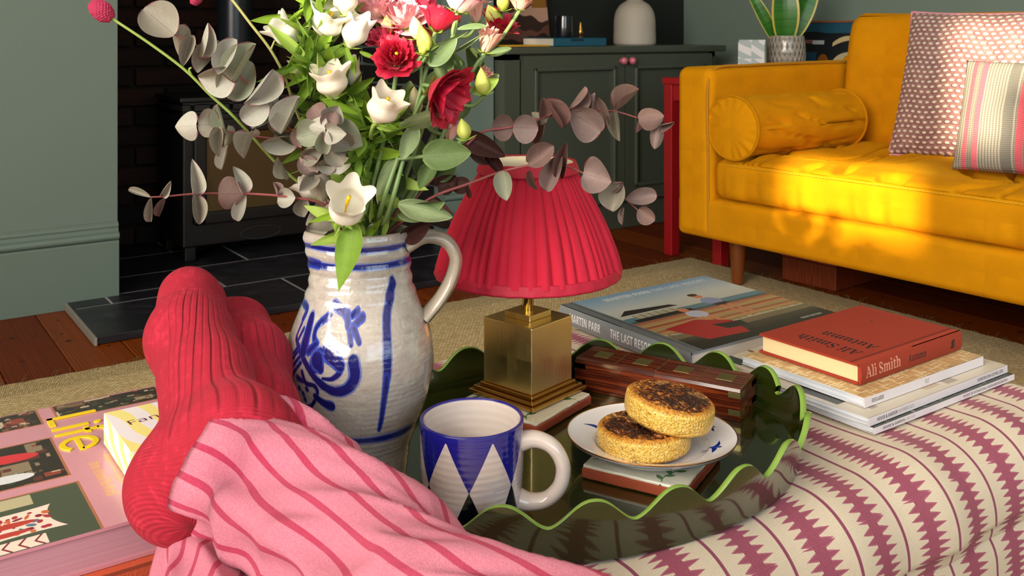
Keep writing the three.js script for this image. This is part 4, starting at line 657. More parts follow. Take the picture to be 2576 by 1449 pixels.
{ // large photography book behind the tray
  const w = 0.29, h = 0.256, t = 0.0245, B = thing('photography_book', 'large landscape photography book with a beach scene cover behind the tray', 'book', [0.992, OT + 0.001, -0.961]);
  const cover = ctex(1280, 1024, (g, W, H) => {
    const sky = g.createLinearGradient(0, 0, 0, H * 0.5); sky.addColorStop(0, '#7da3c4'); sky.addColorStop(0.55, '#c9cfca'); sky.addColorStop(1, '#c8c6b4'); g.fillStyle = sky; g.fillRect(0, 0, W, H);
    g.fillStyle = '#5e8796'; g.fillRect(0, H * 0.42, W, H * 0.08); g.fillStyle = '#3f5f66'; g.fillRect(0, H * 0.48, W, H * 0.025);
    for (let i = 0; i < 9; i++) { g.fillStyle = ['#a8674a', '#bd8a5e', '#b8a26a', '#a65c42', '#c48f5f', '#a99a68', '#b06a48', '#bf9a66', '#a88258'][i]; g.fillRect(0, H * (0.505 + i * 0.027), W, H * 0.03); }
    const r = rng(7); for (let i = 0; i < 90; i++) { g.fillStyle = r() < 0.5 ? '#8b8a72' : '#c2b488'; const x = r() * W; g.beginPath(); g.ellipse(x, H * (0.735 + 0.02 * r()), 8 + r() * 16, 4 + r() * 6, 0, 0, 7); g.fill(); }
    g.fillStyle = '#7d6f54'; g.fillRect(0, H * 0.76, W, H * 0.07); const dk = g.createLinearGradient(0, H * 0.8, 0, H); dk.addColorStop(0, '#5a5344'); dk.addColorStop(0.5, '#242320'); dk.addColorStop(1, '#161616'); g.fillStyle = dk; g.fillRect(0, H * 0.82, W, H * 0.18);
    for (let i = 0; i < 50; i++) { g.fillStyle = 'rgba(160,140,100,0.25)'; g.fillRect(r() * W, H * (0.8 + 0.1 * r()), 40 + r() * 120, 3); }
    g.fillStyle = '#2a2724'; g.beginPath(); g.moveTo(130, H * 0.37); g.lineTo(230, H * 0.3); g.lineTo(560, H * 0.34); g.lineTo(600, H * 0.38); g.fill(); g.fillStyle = '#b9b49a'; g.fillRect(190, H * 0.395, 340, 60); g.fillStyle = '#25211e'; g.fillRect(150, H * 0.455, 470, 46); for (let i = 0; i < 6; i++) g.fillRect(200 + i * 60, H * 0.39, 6, 70);
    // two plain figures and a red ride, as blocks of colour
    g.fillStyle = '#8f9cc0'; g.beginPath(); g.ellipse(850, H * 0.42, 74, 62, 0, 0, 7); g.fill(); g.fillStyle = '#20242c'; g.fillRect(800, H * 0.47, 110, 46); g.fillStyle = '#d28560'; g.beginPath(); g.ellipse(840, H * 0.31, 36, 44, 0, 0, 7); g.fill(); g.fillRect(806, H * 0.51, 34, 210); g.fillRect(872, H * 0.51, 34, 200); g.fillStyle = '#2c1f1a'; g.beginPath(); g.ellipse(838, H * 0.28, 38, 24, 0, 0, 7); g.fill();
    g.fillStyle = '#c6cade'; g.beginPath(); g.ellipse(560, H * 0.56, 70, 66, 0, 0, 7); g.fill(); g.fillStyle = '#dc8a5c'; g.beginPath(); g.ellipse(545, H * 0.47, 34, 38, 0, 0, 7); g.fill(); g.fillRect(520, H * 0.61, 34, 130); g.fillRect(580, H * 0.61, 34, 140);
    g.fillStyle = '#b01f26'; g.beginPath(); g.moveTo(180, H * 0.66); g.lineTo(460, H * 0.63); g.lineTo(640, H * 0.74); g.lineTo(560, H * 0.93); g.lineTo(260, H * 0.9); g.fill(); g.fillStyle = '#1b1d22'; g.beginPath(); g.moveTo(470, H * 0.74); g.lineTo(680, H * 0.77); g.lineTo(660, H * 0.85); g.lineTo(500, H * 0.83); g.fill();
    g.fillStyle = '#767b7e'; g.fillRect(0, 0, 96, H); g.fillStyle = '#4e5356'; g.fillRect(66, 0, 10, H); g.fillStyle = '#9aa0a2'; g.fillRect(84, 0, 10, H);
    g.fillStyle = '#e9ecec'; fit(g, 'MARTIN PARR', 280, 104, 400, 'bold 70px sans-serif'); g.fillStyle = '#d3dfe8'; fit(g, 'THE LAST RESORT', 700, 104, 500, 'bold 70px sans-serif');
    g.fillStyle = '#c9c9c4'; fit(g, 'GERRY BADGER', 1010, H - 60, 190, 'bold 30px sans-serif');
    speckle(g, W, H, 0.05, 2);
  });
  const spine = ctex(1024, 96, (g, W, H) => { g.fillStyle = '#8b9194'; g.fillRect(0, 0, W, H); g.fillStyle = '#eef0f0'; fit(g, 'MARTIN PARR', 90, 70, 270, 'bold 62px sans-serif'); fit(g, 'THE LAST RESORT', 440, 70, 340, 'bold 62px sans-serif'); fit(g, 'DEWI', 880, 70, 90, 'bold 50px sans-serif'); });
  bookParts(B, { w, h, t, hinge: 0.018, cover: mat({ map: cover, roughness: 0.3, clearcoat: 0.5, clearcoatRoughness: 0.2 }), spine: mat({ map: spine, roughness: 0.35 }), back: flat(0x6e2430), rim: flat(0x777c80, { roughness: 0.4 }), pages: pagesOf('#d9cfc0', '#b9aa98') });
}
// three magazines in a pile, then a novel on top; all with the spine towards the viewer
function magazine(label, name, w, h, t, y, cx, cz, coverTex, spineTex, edge, turn = 0) {
  const B = thing(name, label, 'magazine', [cx, y, cz], PI / 2 + turn, 'magazines piled on the ottoman');
  const cov = mat({ map: coverTex, roughness: 0.35, clearcoat: 0.3 }), rim = flat(0xd8d3d2), pg = pagesOf('#dfe2e8', edge, 1, 60);
  const wav = (g, a) => { const p = g.attributes.position; for (let i = 0; i < p.count; i++) { const k = smooth(-w / 2 + 0.02, w / 2, p.getX(i)); p.setY(i, p.getY(i) * (1 - 0.12 * k * k) + 0.0015 * k * sin(p.getZ(i) * 20 + a) * (p.getY(i) / t)); } g.computeVertexNormals(); return g; };
  const bxn = (x0, x1, y0, y1, z0, z1) => new THREE.BoxGeometry(x1 - x0, y1 - y0, z1 - z0, 20, 3, 20).translate((x0 + x1) / 2, (y0 + y1) / 2, (z0 + z1) / 2);
  part('front_cover', wav(bxn(-w / 2, w / 2, t - 0.0005, t, -h / 2, h / 2), y * 99), [rim, rim, cov, rim, rim, rim], B);
  part('back_cover', bx(-w / 2, w / 2, 0, 0.0005, -h / 2, h / 2), rim, B);
  part('page_block', wav(bx2(-w / 2 + 0.0008, w / 2 - 0.0012, 0.0005, t - 0.0005, -h / 2 + 0.0006, h / 2 - 0.0006), y * 99), pg, B);
  part('spine', new THREE.BoxGeometry(0.0008, t, h).translate(-w / 2, t / 2, 0), [rim, mat({ map: spineTex, roughness: 0.4 }), rim, rim, rim, rim], B);
}
function bx2(x0, x1, y0, y1, z0, z1) { const g = new THREE.BoxGeometry(x1 - x0, y1 - y0, z1 - z0, 20, 6, 20).translate((x0 + x1) / 2, (y0 + y1) / 2, (z0 + z1) / 2), p = g.attributes.position, n = g.attributes.normal, uv = g.attributes.uv; for (let i = 0; i < p.count; i++) { const f = abs(n.getX(i)) > 0.5; uv.setXY(i, (f ? p.getZ(i) : p.getX(i)) * 4, p.getY(i)); if (abs(n.getY(i)) < 0.5) { const k = hash(Math.round(p.getY(i) * 1e4), 3, 1) - 0.5; f ? p.setX(i, p.getX(i) + 0.0012 * k) : p.setZ(i, p.getZ(i) + 0.0012 * k); } } g.computeVertexNormals(); return g; }
const magSpine = (t1, t2, W1, x2, W2, bold2 = true) => ctex(2048, 64, (g, W, H) => { g.fillStyle = '#e3dcdf'; g.fillRect(0, 0, W, H); g.fillStyle = '#2c2a2c'; fit(g, t1[0], 110, 45, W1, 'bold 38px sans-serif'); g.fillStyle = '#6b6769'; if (t1[1]) fit(g, t1[1], 120 + W1, 45, t1[2], '38px sans-serif'); g.fillStyle = '#3a3739'; fit(g, t2, x2, 45, W2, (bold2 ? 'bold ' : '') + '38px sans-serif'); });
const roomCover = (seed, bg) => ctex(512, 640, (g, W, H) => { const r = rng(seed); g.fillStyle = bg; g.fillRect(0, 0, W, H); for (let i = 0; i < 26; i++) { g.fillStyle = ['#6d3a3c', '#3b4a42', '#b9a58c', '#8c5a4a', '#d9d2c4', '#2b2f2c', '#9b8f7c'][floor(r() * 7)]; g.fillRect(r() * W, r() * H, 30 + r() * 120, 8 + r() * 60); } speckle(g, W, H, 0.06, seed); });
const greenCover = ctex(512, 640, (g, W, H) => { const r = rng(5); g.fillStyle = '#2c332b'; g.fillRect(0, 0, W, H); for (let i = 0; i < 900; i++) { g.fillStyle = ['#59664f', '#8f9a8a', '#1d231d', '#6c5b44', '#b9bdb2'][floor(r() * 5)]; g.fillRect(r() * W, r() * H, 4 + r() * 12, 4 + r() * 10); } });
const basket = ctex(700, 920, (g, W, H) => {
  g.fillStyle = '#d9c08c'; g.fillRect(0, 0, W, H); const r = rng(3), c = 46;
  for (let j = 0; j < H / c; j++) for (let i = 0; i < W / c; i++) for (let k = 0; k < 5; k++) { g.fillStyle = ['#a5703c', '#b98a50', '#efe0b8', '#8c5a30'][floor(r() * 4)]; const o = k * 9 + 2; (i + j) % 2 ? g.fillRect(i * c + 2, j * c + o, c - 5, 4) : g.fillRect(i * c + o, j * c + 2, 4, c - 5); }
});
{
  const G = 'HOUSE & GARDEN', mk = (h, w, t, fx, fz) => [fx + h / 2, fz - w / 2];                 // from the near left corner of the spine
  const y1 = OT + 0.001, y2 = y1 + 0.0072, y3 = y2 + 0.0092;
  let [cx, cz] = mk(0.276, 0.218, 0, 0.872, -0.5985);
  magazine('lowest magazine of the pile, with a dark leafy cover and white spine', 'magazine', 0.218, 0.276, 0.0066, y1, cx, cz, greenCover, magSpine([G, 'JUNE 2025', 130], 'THE BEST IN INTERNATIONAL DESIGN AND DECORATION', 290, 1230, 700), '#8fa0b4');
  [cx, cz] = mk(0.276, 0.218, 0, 0.868, -0.604);
  magazine('middle magazine of the pile, showing a pale room cover', 'magazine', 0.218, 0.276, 0.0086, y2, cx, cz, roomCover(8, '#cfc6b2'), magSpine([G, 'NOVEMBER 2025', 210], 'INSPIRATION FOR A LIFE WELL LIVED', 270, 1550, 420), '#7f92a8', 0.008);
  [cx, cz] = mk(0.232, 0.168, 0, 0.888, -0.621);
  magazine('topmost magazine with a beige basket-weave cover, directly under the orange novel', 'magazine', 0.168, 0.232, 0.0105, y3, cx, cz, basket, magSpine([G, '', 0], 'THE LIST', 190, 980, 70, false), '#93a3b8');
  const w = 0.137, h = 0.2055, t = 0.0225, B = thing('novel', 'burnt orange clothbound novel with black and pink lettering', 'book', [0.912 + h / 2, y3 + 0.0115, -0.6465 - w / 2], PI / 2 + 0.02);
  const clothB = dtex(128, 128, (u, v) => 0.5 + 0.3 * sin(u * TAU * 40) * sin(v * TAU * 40) + 0.3 * (hash(u * 128, v * 128, 2) - 0.5), { srgb: false });
  const cover = ctex(820, 1230, (g, W, H) => { g.fillStyle = '#9c3018'; g.fillRect(0, 0, W, H); g.fillStyle = '#a83a20'; g.fillRect(0, 0, 60, H); g.fillStyle = '#7c2312'; g.fillRect(56, 0, 10, H); g.fillStyle = '#26110d'; fit(g, 'Ali Smith', 130, 250, 500, 'bold 150px serif'); fit(g, 'Autumn', 130, 440, 440, 'bold 150px serif'); g.fillRect(500, 900, 22, 16); speckle(g, W, H, 0.05, 9); });
  const spine = ctex(1230, 140, (g, W, H) => { g.fillStyle = '#a4351b'; g.fillRect(0, 0, W, H); g.fillStyle = '#e2a184'; fit(g, 'Ali Smith', 50, 98, 400, 'bold 104px serif'); g.fillStyle = '#26110d'; fit(g, 'Autumn', 540, 92, 220, 'bold 70px serif'); g.fillRect(1100, 40, 28, 62); g.beginPath(); g.arc(1098, 62, 16, 0, 7); g.arc(1092, 92, 14, 0, 7); g.fill(); g.fillStyle = '#a4351b'; g.fillRect(1108, 50, 4, 46); g.fillRect(1118, 60, 4, 40); speckle(g, W, H, 0.05, 3); });
  const o = { roughness: 0.8, bumpMap: rep(clothB, 4, 6), bumpScale: 0.0004 };
  bookParts(B, { w, h, t, hinge: 0.011, cover: mat({ map: cover, ...o }), spine: mat({ map: spine, ...o }), rim: flat(0x9c3018, { roughness: 0.8 }), pages: pagesOf('#e8d3a2', '#dcc08a', 1, 30) });
}

// the pile at the left: three large books, and a small box on top
{
  const U0 = -0.065, U1 = 0.262, ZF = -0.722, ZB = -0.985, cx = (U0 + U1) / 2, cz = (ZF + ZB) / 2, h = U1 - U0, w = ZF - ZB;
  const y1 = OT + 0.001, t1 = 0.017, y2 = y1 + t1 + 0.0005, t2 = 0.0165, y3 = y2 + t2 + 0.0005, t3 = 0.0285;
  const tealCover = ctex(512, 640, (g, W, H) => { g.fillStyle = '#117a80'; g.fillRect(0, 0, W, H); g.fillStyle = '#0c5a62'; for (let i = 0; i < 8; i++) g.fillRect(0, i * 80, W, 4); g.fillStyle = '#d58a22'; g.fillRect(W * 0.3, 30, W * 0.5, 90); g.fillStyle = '#b9d0dc'; g.fillRect(W * 0.6, 40, 140, 200); g.fillStyle = '#26302c'; g.fillRect(W * 0.63, 60, 90, 150); const r = rng(4); for (let i = 0; i < 200; i++) { g.fillStyle = r() < 0.5 ? '#6f8a2c' : '#d8c98a'; g.fillRect(W * 0.5 + r() * 190, 140 + r() * 150, 8, 8); } });
  const T = thing('teal_garden_book', 'teal illustrated book at the bottom of the left-hand pile', 'book', [cx + 0.012, y1, cz + 0.028], -PI / 2 + 0.02);
  bookParts(T, { w: w + 0.035, h: h + 0.02, t: t1, cover: mat({ map: tealCover, roughness: 0.35 }), spine: flat(0x117a80), rim: flat(0x127076), pages: pagesOf('#d8d4cc', '#a8a49c') });
  const O = thing('orange_book', 'plain rust orange clothbound book in the middle of the pile under the pink book', 'book', [cx + 0.004, y2, cz + 0.004], -PI / 2);
  const rust = mat({ color: 0xb84a28, roughness: 0.85, bumpMap: rep(wallGrain, 6, 6), bumpScale: 0.001 });
  bookParts(O, { w: w + 0.008, h: h, t: t2, board: 0.003, over: -0.0005, cover: rust, spine: rust, rim: rust, pages: rust });
  const B = thing('interiors_book', 'pink interiors book with yellow title letters and small room photographs', 'book', [cx, y3, cz], -PI / 2);
  const W = 1040, H = 1290, mm = W / (w * 1000);
  // canvas: x from the spine (far side) to the fore edge (near side); y from the head (right) to the foot (left)
  const cover = ctex(W, H, (g) => {
    g.fillStyle = '#c98f9c'; g.fillRect(0, 0, W, H); const r = rng(12);
    const photo = (x, y, ww, hh, seed) => {
      const q = rng(seed); g.fillStyle = '#a86a4a'; g.fillRect(x - 8, y - 8, ww + 16, hh + 16); g.fillStyle = '#2c211c'; g.fillRect(x, y, ww, hh); g.save(); g.beginPath(); g.rect(x, y, ww, hh); g.clip();
      for (let i = 0; i < 90; i++) { g.fillStyle = ['#4d3a2c', '#7a5a44', '#5e2a22', '#8a7a62', '#33402f', '#a08a70', '#c3b39a', '#241a16', '#8c3a30'][floor(q() * 9)]; const s = i < 14 ? 1 : 0.25; g.fillRect(x + q() * ww, y + q() * hh, (12 + q() * ww * 0.35) * s, (8 + q() * hh * 0.3) * (s < 1 ? 0.3 : 1)); }
      g.restore();
    };
    photo(0, 20, 140, 360, 3); photo(0, 440, 150, 240, 4); photo(0, 720, 170, 260, 5); photo(0, 1040, 180, 250, 6);
    photo(300, 440, 330, 360, 7); photo(300, 860, 340, 400, 8); photo(700, 430, 340, 500, 9); photo(700, 980, 340, 300, 10);
    // inside the pictures: a dressed table, a patterned cushion, a chair back
    g.fillStyle = '#5a2e22'; g.fillRect(390, 610, 130, 190); g.fillStyle = '#cf2f38'; g.beginPath(); g.ellipse(400, 590, 34, 100, 0.1, 0, 7); g.fill(); g.fillStyle = '#d9dde2'; g.beginPath(); g.ellipse(560, 600, 30, 75, 0.06, 0, 7); g.fill();
    g.fillStyle = '#47503e'; g.fillRect(700, 430, 340, 500); g.fillStyle = '#b7b08c'; g.fillRect(704, 560, 70, 370); g.fillStyle = '#e6d9cc'; g.beginPath(); g.moveTo(800, 520); g.quadraticCurveTo(880, 560, 960, 500); g.quadraticCurveTo(940, 650, 980, 800); g.quadraticCurveTo(880, 770, 790, 820); g.quadraticCurveTo(820, 660, 800, 520); g.fill();
    for (let i = 0; i < 70; i++) { g.fillStyle = ['#a32a34', '#c8643c', '#5b6f8a', '#7c1f2c'][floor(r() * 4)]; const x = 820 + r() * 130, y = 540 + r() * 240; g.beginPath(); g.ellipse(x, y, 6 + r() * 10, 4 + r() * 6, r() * 3, 0, 7); g.fill(); }
    g.fillStyle = '#b5392f'; g.beginPath(); g.ellipse(880, 640, 16, 70, 0, 0, 7); g.fill(); g.beginPath(); g.ellipse(930, 650, 14, 60, 0, 0, 7); g.fill();
    g.fillStyle = '#e9d8c8'; g.fillRect(975, 560, 60, 200); g.strokeStyle = '#7c1f2c'; g.lineWidth = 6; for (let i = 0; i < 5; i++) { g.beginPath(); g.moveTo(975, 570 + i * 40); g.lineTo(1005, 590 + i * 40); g.lineTo(1035, 570 + i * 40); g.stroke(); }
    g.fillStyle = '#a8a68e'; g.beginPath(); g.ellipse(960, 980, 110, 110, 0, 0, 7); g.fill();
    g.fillStyle = '#e0b23a'; fit(g, 'Beautiful Eclectic Designs', 540, 318, 440, '46px serif'); fit(g, 'from Around the World', 580, 372, 270, '46px serif');
    speckle(g, W, H, 0.05, 6);
  });
  const rim = flat(0xb9808c, { roughness: 0.5 });
  bookParts(B, { w, h, t: t3, cover: mat({ map: cover, roughness: 0.28, clearcoat: 0.5, clearcoatRoughness: 0.15 }), spine: flat(0xc98f9c), rim, pages: pagesOf('#b98a96', '#8c5f6e', 1, 34), over: 0.002 });
  // raised yellow title letters, word running from the far side to the near side
  const yel = mat({ color: 0xe5c911, roughness: 0.4, clearcoat: 0.3 }), sW = 0.0052;
  const rect = (x, y, ww, hh) => poly([[x, y], [x + ww, y], [x + ww, y + hh], [x, y + hh]]);
  const glyph = (shapes) => { const g = merge(shapes.map((s) => extrude(s, 0.0011, 0.0003))).rotateX(-PI / 2); g.translate(-w / 2 + 0.032, t3, -h / 2 + 0.107); const m = part('title_letter', g, yel, B, 'raised yellow letter'); return m; };
  const c = 0.0415;
  glyph([rect(0, 0, sW, c), rect(0, 0, 0.021, sW)]);                         // L
  const dot = new THREE.Shape(); dot.absarc(0.0297, 0.0375, 0.0032, 0, TAU); glyph([rect(0.027, 0, sW, 0.03), dot]);                                        // i
  glyph([rect(0.041, 0, sW, 0.036), rect(0.0365, 0.024, 0.0145, 0.0045), poly([[0.041, 0.034], [0.0462, 0.034], [0.0475, 0.0375], [0.0535, 0.0375], [0.0535, 0.042], [0.045, 0.042], [0.0415, 0.039]])]);   // f
  const ex = 0.0705, ey = 0.0145, R = 0.0155, r2 = 0.0105;
  const e2 = new THREE.Shape(); e2.moveTo(ex + R * cos(-0.65), ey + R * sin(-0.65)); for (let k = 0; k <= 40; k++) { const a = -0.65 - (k / 40) * (TAU - 0.65); e2.lineTo(ex + R * cos(a), ey + R * sin(a)); } for (let k = 40; k >= 0; k--) { const a = -0.65 - (k / 40) * (TAU - 0.65); e2.lineTo(ex + r2 * cos(a), ey + r2 * sin(a)); } e2.closePath();
  glyph([e2, rect(ex - r2, ey - 0.0022, r2 + R, 0.0042)]);                   // e
  // small box with wavy yellow stripes
  const yt = y3 + t3 + 0.0014;
  const K0 = K(-0.287, 0, 0.733), X = thing('gift_box', 'small white cardboard box with wavy pale yellow stripes on the pink book', 'box', [K0.x + 0.029, yt, K0.z - 0.05]);
  const wavy = (txt) => ctex(512, 860, (g, ww, hh) => { g.fillStyle = '#e9e9ee'; g.fillRect(0, 0, ww, hh); g.fillStyle = '#ece58c'; for (let i = -1; i < 6; i++) { g.beginPath(); const o = i * 210; g.moveTo(o, 0); for (let y = 0; y <= hh; y += 20) g.lineTo(o + y * 0.28 + 26 * sin(y / 110 + i), y); for (let y = hh; y >= 0; y -= 20) g.lineTo(o + 100 + y * 0.28 + 26 * sin(y / 110 + i + 0.7), y); g.fill(); } if (txt) { g.fillStyle = '#5c2038'; g.save(); g.translate(96, 330); g.rotate(-0.12); fit(g, txt, 0, 0, 310, '112px sans-serif'); g.restore(); } });
  const wt = wavy('Fanc'), ws = wavy('');
  const top = mat({ map: wt, roughness: 0.4 }), sideM = mat({ map: ws, roughness: 0.45 }), whiteM = flat(0xe4e0e6, { roughness: 0.5 });
  const bg = new THREE.BoxGeometry(0.058, 0.0255, 0.1);
  part('lid', bg.translate(0, 0.01375, 0), [sideM, sideM, top, whiteM, whiteM, whiteM], X);
  part('tray', bx(-0.0282, 0.0282, 0, 0.003, -0.0492, 0.0492), whiteM, X);
}

// ------------------------------------------------------------------ salt-glazed stoneware jug
const JUG = K(-0.1365, 0, 0.872), JUG_Y = TRAYTOP + 0.0005, JUG_TURN = atan2(-JUG.x, -JUG.z);
const JH = 0.2215, jr = (() => {                                                                    // radius at a height above the foot
  const q = [[0, 0.0395], [0.004, 0.0412], [0.012, 0.0422], [0.03, 0.0445], [0.036, 0.0462], [0.05, 0.0515], [0.068, 0.0582], [0.088, 0.0633], [0.106, 0.0657], [0.122, 0.0648], [0.137, 0.0609], [0.152, 0.0549], [0.166, 0.0495], [0.178, 0.0462], [0.188, 0.0449], [0.2, 0.0446], [0.212, 0.0449], [0.2215, 0.0452]];
  const c = new THREE.CatmullRomCurve3(q.map(([y, r]) => V(r, y, 0)), false, 'catmullrom', 0.5), pts = c.getPoints(400);
  return (y) => { y = clamp(y, 0, JH); let a = 0, b = 400; while (b - a > 1) { const m = (a + b) >> 1; pts[m].y <= y ? (a = m) : (b = m); } const t = (y - pts[a].y) / (pts[b].y - pts[a].y || 1); return lerp(pts[a].x, pts[b].x, t); };
})();
{
  const J = thing('stoneware_jug', 'grey salt-glazed stoneware jug with blue brushwork holding the flowers', 'jug', [JUG.x, JUG_Y, JUG.z], JUG_TURN);
  // where a brush mark seen at (px, py) lies on the jug: [angle to the right of the front, height]
  const onJug = (zx, zy) => {
    const px = 720 + zx / 2.1304, py = 560 + zy / 2.1304;
    for (let d = 0.77; d < 0.95; d += 0.0004) { const p = at(px, py, d), y = p.y - JUG_Y, r = hypot(p.x - JUG.x, p.z - JUG.z); if (r <= jr(y) * (y > 0.16 ? 0.8 : 1)) { const a = atan2(p.x - JUG.x, p.z - JUG.z) - JUG_TURN; return [atan2(sin(a), cos(a)), y]; } }
    const p = at(px, py, 0.86); return [px < 907 ? -1.5 : 1.5, p.y - JUG_Y];
  };
  const W = 2048, H = 1024, X = (a) => (0.5 + a / TAU) * W, Y = (y) => (1 - y / JH) * H;
  const deco = ctex(W, H, (g) => {
    g.fillStyle = '#aaa29a'; g.fillRect(0, 0, W, H);
    const r = rng(31);
    for (let i = 0; i < 1500; i++) { g.fillStyle = r() < 0.5 ? 'rgba(120,100,85,0.08)' : 'rgba(225,215,200,0.09)'; g.beginPath(); g.ellipse(r() * W, r() * H, 10 + r() * 50, 4 + r() * 12, 0, 0, 7); g.fill(); }
    for (let i = 0; i < 130; i++) { g.fillStyle = 'rgba(60,40,30,0.5)'; g.beginPath(); g.arc(r() * W, r() * H, 1 + r() * 1.6, 0, 7); g.fill(); }
    const cols = ['rgba(45,70,165,0.35)', '#1b2f8c', '#141a63'];
    const brush = (pts, w0, w1 = w0, tone = 1) => {                                                 // a soft-edged stroke through marks, w in photo-zoom pixels
      const P = pts.map(([x, y]) => onJug(x, y)).map(([a, y]) => V(X(a), Y(y), 0)), c = new THREE.CatmullRomCurve3(P, false, 'centripetal').getPoints(70);
      for (const [k, col] of [[1.45, cols[0]], [1, cols[tone]], [0.5, cols[min(2, tone + 1)]]]) for (let i = 0; i <= 70; i++) { const w = lerp(w0, w1, i / 70) * 1.28 * k / 2 * (0.9 + 0.2 * noise(i * 0.3, k)); g.fillStyle = col; if (k > 1 && i % 3) continue; g.beginPath(); g.ellipse(c[i].x, c[i].y, w * 0.86, w, 0, 0, 7); g.fill(); }
    };
    const bandAt = (zy, w, wave) => { const y0 = Y(onJug(400, zy)[1]); for (const [k, col] of [[1.7, cols[0]], [1, cols[1]], [0.45, cols[2]]]) { g.fillStyle = col; g.beginPath(); for (let x = 0; x <= W; x += 16) g.lineTo(x, y0 - w * k * (0.5 + 0.25 * noise(x / 90, zy)) + wave * noise(x / 200, 7)); for (let x = W; x >= 0; x -= 16) g.lineTo(x, y0 + w * k * (0.5 + 0.25 * noise(x / 70, zy + 3)) + wave * noise(x / 200, 7)); g.fill(); } };
    bandAt(150, 16, 3); bandAt(242, 17, 3); bandAt(1163, 20, 8);
    brush([[150, 222], [190, 212], [225, 228]], 30, 26); brush([[150, 165], [175, 160]], 26, 20);
    brush([[536, 322], [540, 500], [542, 680], [540, 830]], 36, 28, 2); brush([[538, 830], [524, 950], [510, 1050], [498, 1110]], 24, 16);
    brush([[150, 770], [175, 712], [235, 690], [285, 735], [290, 795], [245, 838], [195, 836]], 40, 9, 2); brush([[165, 735], [185, 790]], 46, 20, 2); brush([[230, 700], [290, 770]], 40, 30, 2);
    brush([[55, 620], [95, 735], [165, 845], [255, 905], [325, 892], [368, 830], [360, 745]], 15, 40, 2);
    brush([[290, 432], [318, 500], [340, 580], [346, 655]], 26, 18); brush([[388, 465], [350, 510]], 20, 16); brush([[412, 512], [345, 575]], 22, 18); brush([[362, 570], [392, 645]], 20, 16); brush([[345, 480], [330, 560]], 22, 20);
    brush([[140, 382], [112, 470], [92, 515]], 20, 24); brush([[135, 512], [112, 600], [92, 685]], 30, 38, 2); brush([[235, 502], [165, 560], [150, 620], [168, 650]], 22, 16); brush([[120, 690], [160, 650]], 22, 18);
    brush([[85, 540], [55, 610]], 13, 10); brush([[95, 570], [60, 640]], 13, 10);
    for (const [a, b] of [[[62, 690], [28, 745]], [[72, 720], [26, 790]], [[78, 750], [36, 815]], [[70, 660], [40, 700]]]) brush([a, b], 12, 10);
    brush([[85, 800], [105, 860], [150, 875], [168, 905], [130, 985], [75, 960], [45, 880]], 14, 14, 2); brush([[60, 830], [90, 850]], 16, 12);
    for (const [x, y] of [[70, 885], [90, 915], [62, 930], [100, 945], [110, 890]]) brush([[x, y], [x + 4, y + 6]], 13, 12);
    brush([[155, 930], [205, 970], [245, 985]], 16, 26, 2); brush([[95, 1040], [120, 1062], [158, 1085]], 12, 16); brush([[50, 960], [90, 1020], [100, 1060]], 24, 14);
    speckle(g, W, H, 0.05, 8);
  });
  deco.offset.set(0.5, 0); deco.repeat.set(1, 1);
  const peel = dtex(512, 512, (u, v) => 0.6 * fbm(u * 70, v * 70, 2, 2) + 0.4 * (0.5 + 0.5 * sin(v * TAU * 40 + 2 * noise(u * 10, v * 10))) * noise(u * 8, v * 8, 3), { srgb: false });
  const glaze = { roughness: 0.2, clearcoat: 0.9, clearcoatRoughness: 0.07, bumpMap: rep(peel, 2, 1.2), bumpScale: 0.0005 };
  const spout = (x, y, z) => { const a = atan2(x, z), k = exp(-pow((a + 1.45) / 0.34, 2)) * smooth(0.175, JH, y); return [x - 0.006 * k, y + 0.0006 * k, z * (1 - 0.1 * k) * lerp(1, 0.74, smooth(0.13, 0.2, y))]; };
  const N = 140, shape = (y) => jr(y) + (y > 0.165 ? 0.0007 * sin((y - 0.165) * 520) : 0);
  part('jug_body', grid(128, N, (u, v) => { const y = v * JH, r = shape(y), a = u * TAU; return [...spout(r * sin(a), y, r * cos(a)), u, v]; }), mat({ map: deco, ...glaze }), J);
  const plainGlaze = mat({ color: 0xa39788, ...glaze });
  part('jug_inside', lathe([[shape(JH), JH], [shape(JH) - 0.0012, JH + 0.0016], [shape(JH) - 0.004, JH + 0.0012], [0.0395, JH - 0.006], [0.0385, 0.19], [0.041, 0.165], [0.056, 0.13], [0.059, 0.105], [0.05, 0.06], [0.036, 0.02], [0.0001, 0.014]], 128, spout), plainGlaze, J);
  part('foot_underside', lathe([[0.0001, 0.002], [0.034, 0.002], [0.0395, 0]], 64), mat({ color: 0x8a7a68, roughness: 0.9 }), J);
  // strap handle with two grooves
  const hc = curvePts([[0.041, 0.2075], [0.058, 0.2155], [0.076, 0.2115], [0.0855, 0.1965], [0.0825, 0.178], [0.072, 0.159], [0.0575, 0.1425]].map(([x, y]) => V(x, y, 0.003)), 60);
  part('handle', grid(28, 60, (u, v) => {
    const i = Math.round(v * 60), p = hc[i], t = hc[min(60, i + 1)].clone().sub(hc[max(0, i - 1)]).normalize(), nrm = V(t.y, -t.x, 0), a = u * TAU, c = cos(a), s = sin(a), fl = 1 + 0.35 * pow(abs(v - 0.5) * 2, 4);
    const th = 0.0062 * (c > 0 ? 1 - 0.22 * pow(cos(s * PI * 1.5), 2) : 1), wd = 0.0115 * fl;
    return [p.x + nrm.x * th * -c, p.y + nrm.y * th * -c, p.z + wd * s, u, v];
  }), plainGlaze, J);
}

